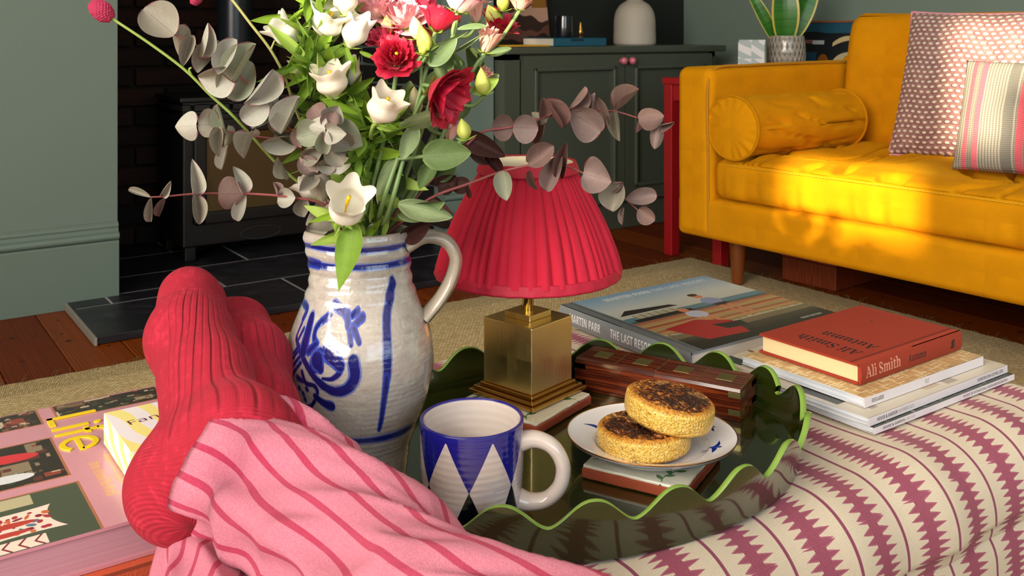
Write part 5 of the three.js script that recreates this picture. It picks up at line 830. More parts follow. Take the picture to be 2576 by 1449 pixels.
// ------------------------------------------------------------------ harlequin mug
{
  const c = K(-0.033, TRAYTOP + 0.0005, 0.7945), turn = atan2(-c.x, -c.z), M = thing('mug', 'white mug with blue and black harlequin diamonds and a cobalt rim', 'mug', [c.x, c.y, c.z], turn);
  const pat = ctex(1792, 512, (g, W, H) => {
    g.fillStyle = '#c6b9b4'; g.fillRect(0, 0, W, H); const n = 7, s = W / n;
    for (let i = -1; i <= n; i++) {
      const x = (i + 0.44) * s; g.fillStyle = '#17187c'; g.beginPath(); g.moveTo(x - s * 0.52, 18); g.lineTo(x + s * 0.52, 18); g.lineTo(x, H * 0.515); g.fill();
      g.fillStyle = '#0b0b16'; g.beginPath(); g.moveTo(x - s * 0.52, H * 1.02); g.lineTo(x + s * 0.52, H * 1.02); g.lineTo(x, H * 0.505); g.fill();
    }
    g.fillStyle = '#181a80'; g.fillRect(0, 0, W, 34); g.globalAlpha = 0.12; const r = rng(2); for (let i = 0; i < 300; i++) { g.fillStyle = r() < 0.5 ? '#3c44c0' : '#000030'; g.fillRect(r() * W, r() * H, 30 + r() * 100, 3); } g.globalAlpha = 1; speckle(g, W, H, 0.03, 2);
  });
  pat.offset.set(0.5, 0);
  const wob = dtex(128, 256, (u, v) => 0.5 + 0.3 * sin(v * TAU * 16) + 0.3 * fbm(u * 6, v * 20, 2, 2), { srgb: false });
  const gl = { roughness: 0.12, clearcoat: 0.8, clearcoatRoughness: 0.05, bumpMap: rep(wob, 1, 1), bumpScale: 0.00022 }, wm = mat({ color: 0xc9bdb5, ...gl });
  const H = 0.084, R = (y) => 0.0402 + 0.0023 * smooth(0, 0.06, y) - 0.006 * pow(max(0, 1 - y / 0.007), 2);
  part('mug_body', grid(112, 50, (u, v) => { const y = v * H, a = u * TAU, r = R(y); return [r * sin(a), y, r * cos(a), u, v]; }), mat({ map: pat, ...gl }), M);
  part('mug_inside', lathe([[0.0398, H - 0.0006], [0.0388, H - 0.006], [0.0383, 0.04], [0.037, 0.012], [0.031, 0.006], [0.0001, 0.005]], 112), wm, M);
  part('rim', lathe([[R(H), H - 0.0008], [R(H) + 0.0002, H], [R(H) - 0.0012, H + 0.0009], [0.0401, H + 0.0001], [0.0397, H - 0.001]], 112), mat({ color: 0x171c86, ...gl }), M, 'cobalt blue painted rim');
  part('base', lathe([[0.0001, 0.001], [0.03, 0.001], [0.0345, 0]], 60), wm, M);
  const hp = curvePts([[0.0385, 0.0655], [0.052, 0.068], [0.066, 0.0625], [0.0745, 0.048], [0.0725, 0.031], [0.062, 0.0195], [0.048, 0.0165], [0.0385, 0.0185]].map(([x, y]) => V(x, y, 0)), 56);
  part('handle', tube(hp, (t) => 0.0062 + 0.0022 * pow(abs(t - 0.5) * 2, 5), 0, 20, 56, false).applyMatrix4(new THREE.Matrix4().makeScale(1, 1, 1.25)).rotateY(-0.12), wm, M);
}

// ------------------------------------------------------------------ plate with swallows
const PL = K(0.129, 0, 0.893);
{
  const P = thing('side_plate', 'white porcelain side plate with blue swallows and a fine gilt edge', 'plate', [PL.x, TRAYTOP + 0.0145, PL.z], YAW);
  P.rotation.set(-0.03, -YAW, 0, 'YXZ');
  const R = 0.0778;
  const img = ctex(1024, 1024, (g, W, H) => {
    g.fillStyle = '#eeeef2'; g.fillRect(0, 0, W, H);
    const bird = (x, y, a, s) => {
      g.save(); g.translate(x, y); g.rotate(a); g.scale(s, s); g.fillStyle = '#16308f';
      g.beginPath(); g.moveTo(-8, -26); g.quadraticCurveTo(-40, -50, -120, 0); g.quadraticCurveTo(-60, -14, -14, 12); g.fill();
      g.beginPath(); g.moveTo(8, -26); g.quadraticCurveTo(50, -44, 122, -26); g.quadraticCurveTo(60, -6, 14, 14); g.fill();
      g.fillStyle = '#2447c4'; g.beginPath(); g.ellipse(0, 0, 17, 40, 0, 0, 7); g.fill(); g.fillStyle = '#1b2f7a'; g.beginPath(); g.ellipse(0, -44, 14, 17, 0, 0, 7); g.fill();
      g.fillStyle = '#101637'; g.beginPath(); g.moveTo(-10, 30); g.lineTo(-26, 112); g.lineTo(0, 60); g.lineTo(14, 116); g.lineTo(10, 30); g.fill(); g.fillStyle = '#c96a52'; g.beginPath(); g.ellipse(16, -36, 5, 5, 0, 0, 7); g.fill(); g.restore();
    };
    bird(215, 330, 0.1, 0.92); bird(865, 640, 2.1, 0.8); bird(900, 360, 1.6, 0.5); bird(360, 880, -1.0, 0.7); bird(560, 130, 0.7, 0.7);
    speckle(g, W, H, 0.02, 1);
  });
  const po = { roughness: 0.1, clearcoat: 0.8, clearcoatRoughness: 0.04 };
  const topP = [[0.0001, 0.0042], [0.03, 0.0042], [0.047, 0.0046], [0.0505, 0.0066], [0.053, 0.0095], [0.058, 0.0112], [0.068, 0.0138], [0.0764, 0.0166], [R, 0.0176]];
  const pr = prof(topP, 60), g = lathe(pr.slice().reverse(), 120), p = g.attributes.position, uv = g.attributes.uv;
  for (let i = 0; i < p.count; i++) uv.setXY(i, 0.5 + p.getX(i) / (2 * R), 0.5 - p.getZ(i) / (2 * R));
  part('plate_face', g, mat({ map: img, ...po }), P);
  part('plate_back', lathe([[0.0001, 0.0015], [0.042, 0.0015], [0.0435, 0], [0.0455, 0.0002], [0.047, 0.002], [0.056, 0.0082], [0.068, 0.0112], [0.0766, 0.0148], [R, 0.0176]], 120), mat({ color: 0xdcdce0, ...po }), P);
  part('gilt_rim', new THREE.TorusGeometry(R, 0.00055, 6, 160).rotateX(PI / 2).translate(0, 0.0176, 0), mat({ color: 0xa8703a, metalness: 1, roughness: 0.3 }), P);
}

// ------------------------------------------------------------------ two toasted crumpets
function crumpet(label, X, Y, d, R, T, tilt, turn, seed) {
  const toast = dtex(512, 512, (u, v) => {
    const x = u - 0.5, y = v - 0.5, r = hypot(x, y) * 2, n = fbm(u * 7 + seed, v * 7, seed, 4), f = fbm(u * 38 + seed, v * 38, 3, 3), k = clamp(0.15 + 0.75 * n + 0.9 * (f - 0.5) + 0.25 * smooth(0.95, 0.6, r), 0, 1);
    let c = mix3(hx('#d69a3c'), hx('#8a4715'), smooth(0.3, 0.62, k)); c = mix3(c, hx('#34170a'), smooth(0.56, 0.85, k));
    const pale = smooth(0.66, 0.75, fbm(u * 5 + seed * 3, v * 5, 9, 3)); c = mix3(c, hx('#c89a5e'), pale * 0.6);
    return mix3(c, hx('#e0b04e'), smooth(0.9, 1.02, r + 0.12 * (n - 0.5)));
  });
  const pitB = dtex(256, 256, (u, v) => { const n = fbm(u * 26, v * 26, seed, 3); return clamp(0.5 + 1.2 * (n - 0.5) - 0.9 * smooth(0.62, 0.72, fbm(u * 34, v * 34, seed + 5, 2)), 0, 1); }, { srgb: false });
  const crumbT = dtex(512, 128, (u, v) => { const n = fbm(u * 40, v * 12, seed, 3), e = 1 - smooth(0.0, 0.22, v) + smooth(0.82, 1, v); let c = mix3(hx('#e2a93c'), hx('#f0cf7a'), n); c = mix3(c, hx('#b06a1e'), clamp(e * 0.8 * (0.5 + n), 0, 1)); return mix3(c, hx('#8a5a1c'), smooth(0.7, 0.78, fbm(u * 90, v * 24, 8, 2)) * 0.7); });
  const c = K(X, Y, d), C = thing('crumpet', label, 'crumpet', [c.x, c.y, c.z], 0, 'buttered crumpets on the plate');
  C.rotation.set(tilt[0], -YAW + turn, tilt[1], 'YXZ');
  const wob = (a, y) => R * (1 + 0.018 * sin(a * 3 + seed) + 0.02 * (noise(cos(a) * 3 + 4, sin(a) * 3 + 4, seed) - 0.5) + 0.012 * (noise(a * 9, y * 300, seed) - 0.5));
  const bumpy = (x, z) => 0.0022 * (fbm(x * 180 + seed, z * 180, 2, 3) - 0.5) + 0.0014 * (noise(x * 60, z * 60, seed) - 0.5);
  part('crumpet_side', grid(140, 22, (u, v) => { const a = u * TAU, y = v * T, e = 0.0045 * (pow(max(0, 1 - v / 0.2), 2) + pow(max(0, (v - 0.78) / 0.22), 2)), r = wob(a, y) * (1 + 0.02 * sin(PI * v)) - e; return [r * sin(a), y + (v > 0.98 ? bumpy(r * sin(a), r * cos(a)) : 0), r * cos(a), u * 2, v]; }), mat({ map: crumbT, roughness: 0.38, bumpMap: rep(pitB, 3, 0.6), bumpScale: 0.0016, clearcoat: 0.35, clearcoatRoughness: 0.25, specularIntensity: 0.6 }), C);
  for (const top of [1, 0]) part(top ? 'toasted_top' : 'toasted_base', grid(140, 40, (u, v) => { const a = u * TAU, k = 1 - v, r = (wob(a, top * T) - 0.0045) * k; const x = r * sin(a), z = r * cos(a); return [x, top ? T + bumpy(x, z) * (0.3 + 0.7 * smooth(0, 0.15, v)) * 1.6 + 0.001 * (1 - k * k) : bumpy(x, z) * 0.3, z, 0.5 + x / (2 * R), 0.5 - z / (2 * R)]; }), mat({ map: toast, roughness: 0.42, bumpMap: rep(pitB, 1, 1), bumpScale: 0.0035, clearcoat: 0.25, clearcoatRoughness: 0.3 }), C);
}
crumpet('lower toasted crumpet lying flat on the plate, half covered', 0.1205, TRAYTOP + 0.0215, 0.884, 0.0418, 0.021, [-0.03, 0], 0.3, 3);
crumpet('upper toasted crumpet leaning across the other one', 0.1435, TRAYTOP + 0.0435, 0.8915, 0.0402, 0.0235, [0.02, -0.16], 0, 8);

// ------------------------------------------------------------------ flowers and foliage standing in the jug
const leafVein = (base, edge, vein, spots) => ctex(256, 256, (g, W, H) => {
  g.fillStyle = base; g.fillRect(0, 0, W, H); const r = rng(base.length * 7 + parseInt(base.slice(1, 3), 16));
  const gr = g.createRadialGradient(W / 2, H * 0.45, W * 0.2, W / 2, H * 0.5, W * 0.62); gr.addColorStop(0, 'rgba(255,255,255,0)'); gr.addColorStop(0.75, 'rgba(255,255,255,0)'); gr.addColorStop(1, edge); g.fillStyle = gr; g.fillRect(0, 0, W, H);
  for (let i = 0; i < 900; i++) { g.fillStyle = r() < 0.5 ? 'rgba(255,255,255,0.08)' : spots; g.beginPath(); g.arc(r() * W, r() * H, 0.8 + r() * 2.2, 0, 7); g.fill(); }
  g.strokeStyle = vein; g.lineWidth = 2.4; g.beginPath(); g.moveTo(W / 2, H); g.quadraticCurveTo(W / 2 + 4, H / 2, W / 2, 0); g.stroke(); g.lineWidth = 1; g.globalAlpha = 0.7;
  for (let i = 0; i < 12; i++) for (const s of [-1, 1]) { const y = H - (i + 0.5) * H / 13; g.beginPath(); g.moveTo(W / 2, y); g.quadraticCurveTo(W / 2 + s * 40, y - 26, W / 2 + s * (60 + r() * 60), y - 60 - r() * 30); g.stroke(); }
});
const vb = dtex(128, 128, (u, v) => 0.5 + 0.3 * (fbm(u * 14, v * 14, 5, 3) - 0.5) + 0.25 * exp(-abs(u - 0.5) * 50), { srgb: false });
const leafMat = (tex, color, o = {}) => mat({ map: tex, color, roughness: 0.62, transmission: 0.12, bumpMap: vb, bumpScale: 0.0006, specularIntensity: 0.5, ...o });
const eucTex = leafVein('#a4a396', 'rgba(140,85,95,0.75)', 'rgba(110,80,80,0.6)', 'rgba(120,70,70,0.12)'), eucMauve = leafVein('#85726c', 'rgba(120,55,65,0.6)', 'rgba(90,45,55,0.6)', 'rgba(90,40,45,0.14)');
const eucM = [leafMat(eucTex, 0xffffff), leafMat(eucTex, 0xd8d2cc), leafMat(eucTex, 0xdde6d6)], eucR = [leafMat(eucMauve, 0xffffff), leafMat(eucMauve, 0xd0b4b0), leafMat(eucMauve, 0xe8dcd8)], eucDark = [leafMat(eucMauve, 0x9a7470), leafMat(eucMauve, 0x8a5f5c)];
const greenTex = leafVein('#9dba50', 'rgba(190,215,90,0.4)', 'rgba(200,225,120,0.6)', 'rgba(40,80,10,0.1)'), greyTex = leafVein('#78895f', 'rgba(185,200,130,0.5)', 'rgba(190,205,165,0.55)', 'rgba(50,80,60,0.12)');
const greenM = [leafMat(greenTex, 0xffffff, { transmission: 0.3 }), leafMat(greenTex, 0xb9c99a, { transmission: 0.25 }), leafMat(greenTex, 0xdcea9c, { transmission: 0.3 }), leafMat(greenTex, 0xa3b980, { transmission: 0.25 })];
const greyM = [leafMat(greyTex, 0xffffff), leafMat(greyTex, 0xb4c2a4), leafMat(greyTex, 0xcfe0d8)];
// leaf blades, one unit long from the stalk at the origin to the tip on +y
const blade = (half, cup, curl, twist = 0, nu = 8, nv = 14) => grid(nu, nv, (u, v) => {
  const a = u * 2 - 1, w = half(v) * 0.5, tw = twist * v, x = a * w, z = cup * a * a * w * 2 + curl * (v * v) + 0.02 * sin(a * 5 + v * 7) * w;
  return [x * cos(tw) - z * sin(tw) * 0.6, v, z * cos(tw) + x * sin(tw), u, v];
});
const roundH = (v) => pow(max(0, sin(PI * clamp(0.04 + v * 0.955, 0, 1))), 0.52), heart = (v) => pow(max(0, sin(PI * pow(clamp(0.05 + v * 0.945, 0, 1), 0.8))), 0.62), lanceH = (v) => pow(max(0, sin(PI * pow(clamp(0.03 + v * 0.97, 0, 1), 0.75))), 0.95), ovalH = (v) => pow(max(0, sin(PI * pow(clamp(0.03 + v * 0.96, 0, 1), 0.82))), 0.7);
const ROUND = [blade(roundH, 0.35, 0.06), blade(heart, -0.3, -0.1), blade(roundH, 0.55, 0.14), blade(heart, 0.5, -0.16, 0.3), blade(heart, 0.75, 0.2, -0.4)];
const LANCE = [blade(lanceH, 0.07, 0.16), blade(lanceH, -0.06, -0.2, 0.3), blade(lanceH, 0.09, 0.3, -0.3)], OVAL = [blade(ovalH, 0.15, 0.1), blade(ovalH, -0.2, -0.22, 0.3), blade(ovalH, 0.28, 0.26, -0.3)];
const EYEP = V(0, EYE, 0);
function orient(o, base, tip, roll, wide, thick = 1) {                                 // y from base to tip, face turned to the viewer's side, then rolled
  const y = tip.clone().sub(base), L = y.length(); y.normalize();
  let z = EYEP.clone().sub(base).normalize(); z.addScaledVector(y, -z.dot(y)).normalize(); z.applyAxisAngle(y, roll * PI / 180);
  const x = y.clone().cross(z);
  o.matrixAutoUpdate = true; o.quaternion.setFromRotationMatrix(new THREE.Matrix4().makeBasis(x, y, z)); o.position.copy(base); o.scale.set(L * wide, L, L * thick);
  return o;
}
const MOUTH = V(JUG.x, JUG_Y + JH, JUG.z);
// a stem from inside the jug: px points from the mouth outwards, reaching depth d1
function stemPts(mx, mz, pts, d0, d1) {
  const foot = V(JUG.x - mx * 0.5, JUG_Y + 0.05, JUG.z - mz * 0.5), lip = V(JUG.x + mx, JUG_Y + JH - 0.01, JUG.z + mz);
  return [foot, lip, ...pts.map(([x, y], i) => at(x, y, lerp(d0, d1, pts.length > 1 ? i / (pts.length - 1) : 1)))];
}
const GREEN_STEM = mat({ color: 0x88a24c, roughness: 0.5 }), DARK_STEM = mat({ color: 0x6f8a52, roughness: 0.5 }), RED_STEM = mat({ color: 0x8c4a48, roughness: 0.6 }), STRAW_STEM = mat({ color: 0xb3b06a, roughness: 0.55 });
function plant(name, label, cat, group) { return thing(name, label, cat, [0, 0, 0], 0, group); }
const depthAt = (pts, d0, d1, x, y) => { let best = 1e9, t = 0; for (let i = 0; i + 1 < pts.length; i++) { const [ax, ay] = pts[i], [bx_, by] = pts[i + 1], q = clamp(((x - ax) * (bx_ - ax) + (y - ay) * (by - ay)) / ((bx_ - ax) ** 2 + (by - ay) ** 2 || 1), 0, 1), e = hypot(x - lerp(ax, bx_, q), y - lerp(ay, by, q)); if (e < best) { best = e; t = (i + q) / (pts.length - 1); } } return lerp(d0, d1, t); };

function eucalyptus(label, mouth, pts, d0, d1, mats, leaves, seed, r0 = 0.0021) {
  const T = plant('eucalyptus_branch', label, 'eucalyptus', 'eucalyptus branches in the jug'), r = rng(seed);
  part('stem', tube(stemPts(mouth[0], mouth[1], pts, d0, d1), r0, 0.0007, 7, 50), RED_STEM, T);
  for (const [x0, y0, x1, y1, w, roll = 0, dz = 0] of leaves) {
    const d = depthAt(pts, d0, d1, x0, y0) + dz * 0.001, a = at(x0, y0, d), b = at(x1, y1, d + (r() - 0.55) * 0.022);
    const m = part('leaf', ROUND[floor(r() * ROUND.length)], mats[floor(r() * mats.length)], T);
    orient(m, a, b, roll + (r() - 0.5) * 24, w * 1.05);
  }
  return T;
}
eucalyptus('pale eucalyptus branch reaching to the upper left with a big round tip leaf', [-0.012, 0.004], [[850, 540], [800, 470], [765, 385], [735, 335], [710, 298], [670, 250], [630, 215], [590, 180], [540, 140], [483, 108], [436, 86]], 0.868, 0.80, eucM, [
  [438, 88, 362, 24, 0.92, 0, -4], [450, 62, 448, 144, 0.5, 10], [480, 88, 462, 167, 0.42], [499, 142, 517, 52, 0.26, 35], [553, 104, 500, 184, 0.52, 25], [592, 98, 550, 188, 0.52, 20, -4], [592, 180, 496, 203, 0.84, -12, -6], [632, 155, 572, 240, 0.85, 10, 8], [643, 110, 598, 208, 0.5, 25, -6], [690, 176, 620, 266, 0.55, -20, -4], [687, 213, 674, 279, 0.36, 20], [674, 256, 608, 300, 0.78, 0, -4], [704, 262, 642, 325, 0.8, 5, 6], [753, 242, 716, 336, 0.5, 25, -4], [735, 300, 700, 340, 0.7, 10, 10], [665, 240, 690, 262, 0.7, 30, 4]], 1);
eucalyptus('pale eucalyptus sprig on the left ending in two flat round leaves', [-0.016, 0.0], [[830, 540], [785, 440], [748, 365], [700, 351], [630, 341], [560, 328], [494, 317]], 0.87, 0.81, eucM, [
  [494, 316, 437, 319, 1.15, 0, -3], [498, 314, 556, 312, 1.25, 0], [547, 262, 571, 338, 0.36, 40], [551, 320, 556, 394, 0.46, 15, -3], [577, 316, 562, 372, 0.4, 35, 3], [573, 366, 560, 425, 0.36, 40], [634, 336, 621, 404, 0.58, 20, -4], [642, 322, 630, 345, 0.5, 50], [748, 354, 654, 360, 0.5, 0, -4], [698, 396, 731, 438, 0.42, 20], [746, 348, 686, 333, 0.42, 0, 4]], 2);
eucalyptus('slender pale eucalyptus sprig stretching out flat to the far left', [-0.014, -0.004], [[840, 545], [812, 513], [740, 497], [660, 489], [560, 486], [480, 488], [418, 494], [379, 496]], 0.865, 0.80, [eucM[0], eucM[1], eucR[2]], [
  [378, 496, 325, 478, 0.28, 20], [380, 498, 380, 553, 0.34, 20], [408, 489, 431, 450, 0.34, 20], [416, 497, 403, 541, 0.38, 10], [488, 488, 487, 404, 0.36, 15], [488, 490, 500, 563, 0.46], [549, 488, 617, 486, 1.22, 0, -3], [612, 488, 590, 419, 0.42, 25, 3], [618, 490, 598, 554, 0.46, 15, 3], [697, 494, 690, 456, 0.42, 30], [698, 500, 744, 498, 1.05, 0, 2], [764, 500, 768, 545, 0.9, 10, 5]], 3);
eucalyptus('short eucalyptus tip with leaves set like a rosette above the jug', [-0.006, 0.012], [[868, 545], [842, 440], [828, 380], [820, 325]], 0.862, 0.80, [eucM[0], eucM[1], eucM[2], eucR[2]], [
  [818, 326, 768, 316, 0.86, 0, -12], [822, 328, 876, 336, 0.84, 0, -12], [822, 322, 842, 280, 0.95, 0, -4], [818, 328, 822, 384, 0.68, 0, -10], [808, 332, 747, 348, 1.12, 0, -2], [828, 338, 880, 368, 0.92, 0, -4], [842, 342, 909, 362, 1.15, 0, 6], [826, 368, 862, 418, 0.82, 0, -6], [812, 300, 786, 268, 1.2, 0, 6], [840, 395, 846, 444, 1.62, 0, 4], [828, 296, 852, 262, 1.2, 0, 8], [812, 372, 768, 398, 0.7, 0, 6]], 4);
eucalyptus('mauve eucalyptus tuft hanging below the rosette beside the white bell', [-0.018, 0.012], [[838, 552], [812, 480], [796, 436]], 0.866, 0.822, [eucR[0], eucR[2], eucM[1]], [
  [797, 437, 751, 396, 0.75], [797, 440, 752, 482, 0.58], [800, 440, 812, 512, 0.82, 0, -6], [800, 432, 846, 420, 0.6, 10, 4], [832, 524, 764, 566, 0.9, 10, -5], [765, 385, 812, 404, 0.6, 0, 10], [752, 320, 760, 372, 0.6, 20, 12], [826, 548, 770, 584, 0.75, -10, 6]], 5);
eucalyptus('reddish eucalyptus branch arching to the right above the red lampshade', [0.018, -0.004], [[990, 545], [1080, 440], [1180, 360], [1210, 333], [1290, 319], [1350, 301], [1402, 286], [1431, 277], [1481, 276], [1549, 280], [1607, 297], [1668, 304]], 0.872, 0.95, [...eucR, eucM[1]], [
  [1292, 320, 1238, 318, 1.2, 0], [1291, 320, 1354, 322, 1.12, 0, -4], [1377, 301, 1336, 280, 0.62, 20], [1364, 294, 1363, 243, 0.62, 20], [1368, 252, 1408, 325, 0.46, -30], [1368, 300, 1362, 358, 0.64, 10, 6], [1431, 276, 1463, 216, 0.44, 20], [1434, 282, 1508, 324, 0.88, 0, -6], [1487, 287, 1501, 236, 0.34, 35], [1498, 246, 1523, 324, 0.46, -10, 4], [1550, 279, 1611, 230, 0.36, -35], [1547, 282, 1563, 356, 0.42, 15], [1606, 300, 1670, 290, 0.88, 0, -5], [1616, 276, 1596, 332, 0.3, 35, 4], [1656, 311, 1647, 374, 0.52, 5], [1662, 316, 1700, 303, 0.42, 20, 4]], 6);
eucalyptus('reddish eucalyptus branch drooping across the front of the lampshade', [0.02, 0.006], [[1010, 560], [1080, 500], [1179, 462], [1258, 433], [1329, 416], [1376, 410], [1415, 416], [1449, 427], [1470, 437], [1560, 490], [1596, 521], [1609, 533]], 0.868, 0.87, [...eucR, eucM[1], eucM[2]], [
  [1262, 432, 1275, 506, 0.58, 0, -3], [1331, 414, 1394, 368, 0.7, 0, -5], [1334, 428, 1350, 478, 0.32, 30, 4], [1413, 393, 1380, 478, 0.5, 15, -4], [1410, 446, 1428, 356, 0.36, -20, 3], [1467, 436, 1540, 456, 1.12, 0, -6], [1470, 440, 1468, 478, 0.5, 40, 5], [1542, 462, 1572, 454, 0.7, 10, 4], [1560, 458, 1546, 529, 0.86, 0, -4], [1576, 502, 1650, 490, 0.52, 0], [1570, 522, 1567, 566, 0.28, 30], [1606, 527, 1648, 554, 0.86, 0, -4], [1614, 516, 1630, 524, 0.8, 20, 5]], 7);
eucalyptus('dark folded eucalyptus leaves between the red rose and the lampshade', [0.022, 0.0], [[1000, 560], [1070, 470], [1140, 400], [1180, 345]], 0.874, 0.90, [...eucDark, eucR[1]], [
  [1168, 342, 1268, 393, 0.46, 0, -6], [1178, 360, 1232, 410, 0.5, 10, 2], [1218, 385, 1262, 436, 0.44, 0, -3], [1180, 464, 1128, 462, 0.82, 0, -12], [1176, 470, 1182, 497, 0.4, 10, -12], [1060, 520, 1134, 556, 0.5, -20, -6], [1020, 590, 1090, 550, 0.5, 10, -8], [1100, 470, 1150, 440, 0.8, 0, 4], [1090, 500, 1120, 540, 0.6, 10, 4]], 8);

// bellflowers
const petalWhite = mat({ color: 0xefeade, roughness: 0.7, transmission: 0.25, sheen: 0.2, bumpMap: vb, bumpScale: 0.0005 }), petalCream = mat({ color: 0xe8dccb, roughness: 0.7, transmission: 0.25, bumpMap: vb, bumpScale: 0.0005 }), stigmaM = mat({ color: 0xe0b41e, roughness: 0.6 }), calyxM = mat({ color: 0x8fae3e, roughness: 0.6, transmission: 0.15 });
const bellShape = (seed, flare) => grid(60, 22, (u, v) => {
  const a = u * TAU, lobe = cos(5 * a), open = smooth(0.62, 1, v), L = v * (1 + 0.1 * open * lobe);
  const r = 0.1 + 0.36 * pow(smooth(0, 0.42, v), 0.8) - 0.035 * smooth(0.45, 0.68, v) + open * (flare * (0.62 + 0.38 * lobe)) * (1 + 0.15 * sin(a * 2 + seed)) + 0.012 * cos(5 * a) * smooth(0.2, 0.6, v);
  const h = L - 0.16 * flare * pow(open, 2) * (0.5 + 0.5 * lobe) * 1.6 + 0.02 * open * sin(a * 9 + seed);
  return [r * sin(a), h, r * cos(a), u, v];
});
const BELLS = [bellShape(1, 0.17), bellShape(4, 0.21), bellShape(7, 0.1)], stigma = tube([V(0, 0.1, 0), V(0.02, 0.5, 0.01), V(0.0, 0.86, 0.02)], (t) => 0.028 + 0.03 * smooth(0.45, 0.75, t), 0, 8, 14);
const calyx = merge(Array.from({ length: 5 }, (_, k) => LANCE[0].clone().applyMatrix4(new THREE.Matrix4().compose(V(0, 0, 0), new THREE.Quaternion().setFromEuler(new THREE.Euler(1.15, k * TAU / 5, 0, 'YXZ')), V(0.2, 0.42, 0.42)))));
function bell(T, x0, y0, x1, y1, d, dz, wide, k, m = petalWhite) {                      // from the stalk to the middle of the mouth; dz > 0 turns the mouth to the viewer
  const a = at(x0, y0, d), b = at(x1, y1, d - dz), f = part('bell_flower', BELLS[k], m, T);
  orient(f, a, b, 37 * k + x0, wide, wide);
  part('stigma', stigma, stigmaM, f); part('calyx', calyx, calyxM, f);
  return a;
}
function foliage(T, n, seed, box, path, mats, geos, len, wide) {                       // leaves up a stem, within a patch
  const r = rng(seed);
  for (let i = 0; i < n; i++) {
    const t = (i + r()) / n, p = path(t), dir = V(r() - 0.5, r() * 0.9 - 0.25, r() - 0.5).normalize(), L = len * (0.6 + 0.7 * r());
    const m = part('leaf', geos[floor(r() * geos.length)], mats[floor(r() * mats.length)], T);
    p.add(V(r() - 0.5, (r() - 0.5) * 0.5, r() - 0.5).multiplyScalar(0.022));
    orient(m, p, p.clone().addScaledVector(dir, L), (r() - 0.5) * 120, wide * (0.8 + 0.4 * r()));
  }
}
const along = (P) => { const c = new THREE.CatmullRomCurve3(P, false, 'centripetal'); return (a, b) => (t) => c.getPoint(lerp(a, b, t)); };
function bellStem(label, mouth, pts, d0, d1, bells, seed, nLeaves = 16, extra = []) {
  const T = plant('bellflower_stem', label, 'bellflower', 'white bellflowers in the jug'), P = stemPts(mouth[0], mouth[1], pts, d0, d1), geo = [tube(P, 0.0028, 0.0018, 8, 40)];
  for (const [x0, y0, x1, y1, dz, wide, k, m, dd = 0] of bells) {
    const d = depthAt(pts, d0, d1, x0, y0) - 0.006 + dd, a = bell(T, x0, y0, x1, y1, d, dz, wide, k, m);
    let bi = 2, bd = 1e9; P.forEach((p, i) => { const e = p.distanceTo(a); if (i > 1 && p.y < a.y - 0.008 && e < bd) { bd = e; bi = i; } });
    const dir = a.clone().sub(at(x1, y1, d - dz)).normalize();
    geo.push(tube([P[bi], P[bi].clone().lerp(a, 0.5).addScaledVector(dir, 0.01), a.clone().addScaledVector(dir, 0.004), a], 0.0016, 0.0017, 6, 12));
  }
  part('stem', merge(geo), GREEN_STEM, T);
  foliage(T, nLeaves, seed, 0, along(P)(0.34, 1), greenM, LANCE, 0.042, 0.2);
  for (const [x0, y0, x1, y1, w, roll, d, k] of extra) orient(part('leaf', LANCE[(x0 + y0) % 3 | 0], greenM[k || 0], T), at(x0, y0, d), at(x1, y1, d - 0.012), roll, w > 0.4 ? w : w * 0.68);
  return T;
}
bellStem('tall bellflower stem at the top left with three sunlit white bells', [-0.01, -0.01], [[868, 520], [850, 380], [825, 240], [800, 120], [790, 20], [785, -60]], 0.875, 0.87, [
  [752, 112, 684, 52, 0.006, 0.78, 1], [812, 96, 836, 20, 0.012, 0.98, 1], [878, 120, 910, 40, 0.008, 0.8, 2], [870, 40, 868, -40, 0.01, 0.8, 0]], 11, 90, [[790, 95, 700, 122, 0.12, 20, 0.87, 0], [800, 60, 748, 40, 0.3, 30, 0.86, 2], [770, 20, 720, 60, 0.3, 0, 0.86, 2], [830, 20, 800, 70, 0.3, 0, 0.85, 0]]);
bellStem('bellflower stem below it with an upright open bell and two half-hidden ones', [-0.004, 0.0], [[880, 530], [872, 400], [858, 300], [842, 240], [800, 190], [780, 150]], 0.87, 0.85, [
  [842, 246, 826, 168, 0.009, 1.02, 1, petalCream, -0.02], [895, 228, 880, 150, -0.01, 0.55, 2, petalWhite, 0.015], [778, 200, 752, 142, 0.0, 0.8, 0, petalWhite, 0.02]], 12, 110, [[790, 120, 800, 240, 0.18, 30, 0.86, 1], [780, 250, 758, 190, 0.3, 20, 0.86, 3], [905, 130, 960, 150, 0.25, 10, 0.86, 1], [870, 120, 900, 200, 0.28, 10, 0.84, 1]]);
bellStem('bellflower stem with one cream bell tipped to the right under the crimson bloom', [0.002, 0.008], [[905, 530], [925, 430], [948, 340], [950, 310]], 0.862, 0.84, [[944, 308, 984, 236, 0.009, 0.98, 0, petalCream, -0.035]], 13, 90, [[948, 320, 1000, 330, 0.3, 0, 0.83, 0], [935, 318, 880, 335, 0.25, 10, 0.83, 1], [912, 345, 900, 400, 0.5, 0, 0.82, 1], [930, 260, 960, 300, 0.4, 10, 0.83, 2]]);
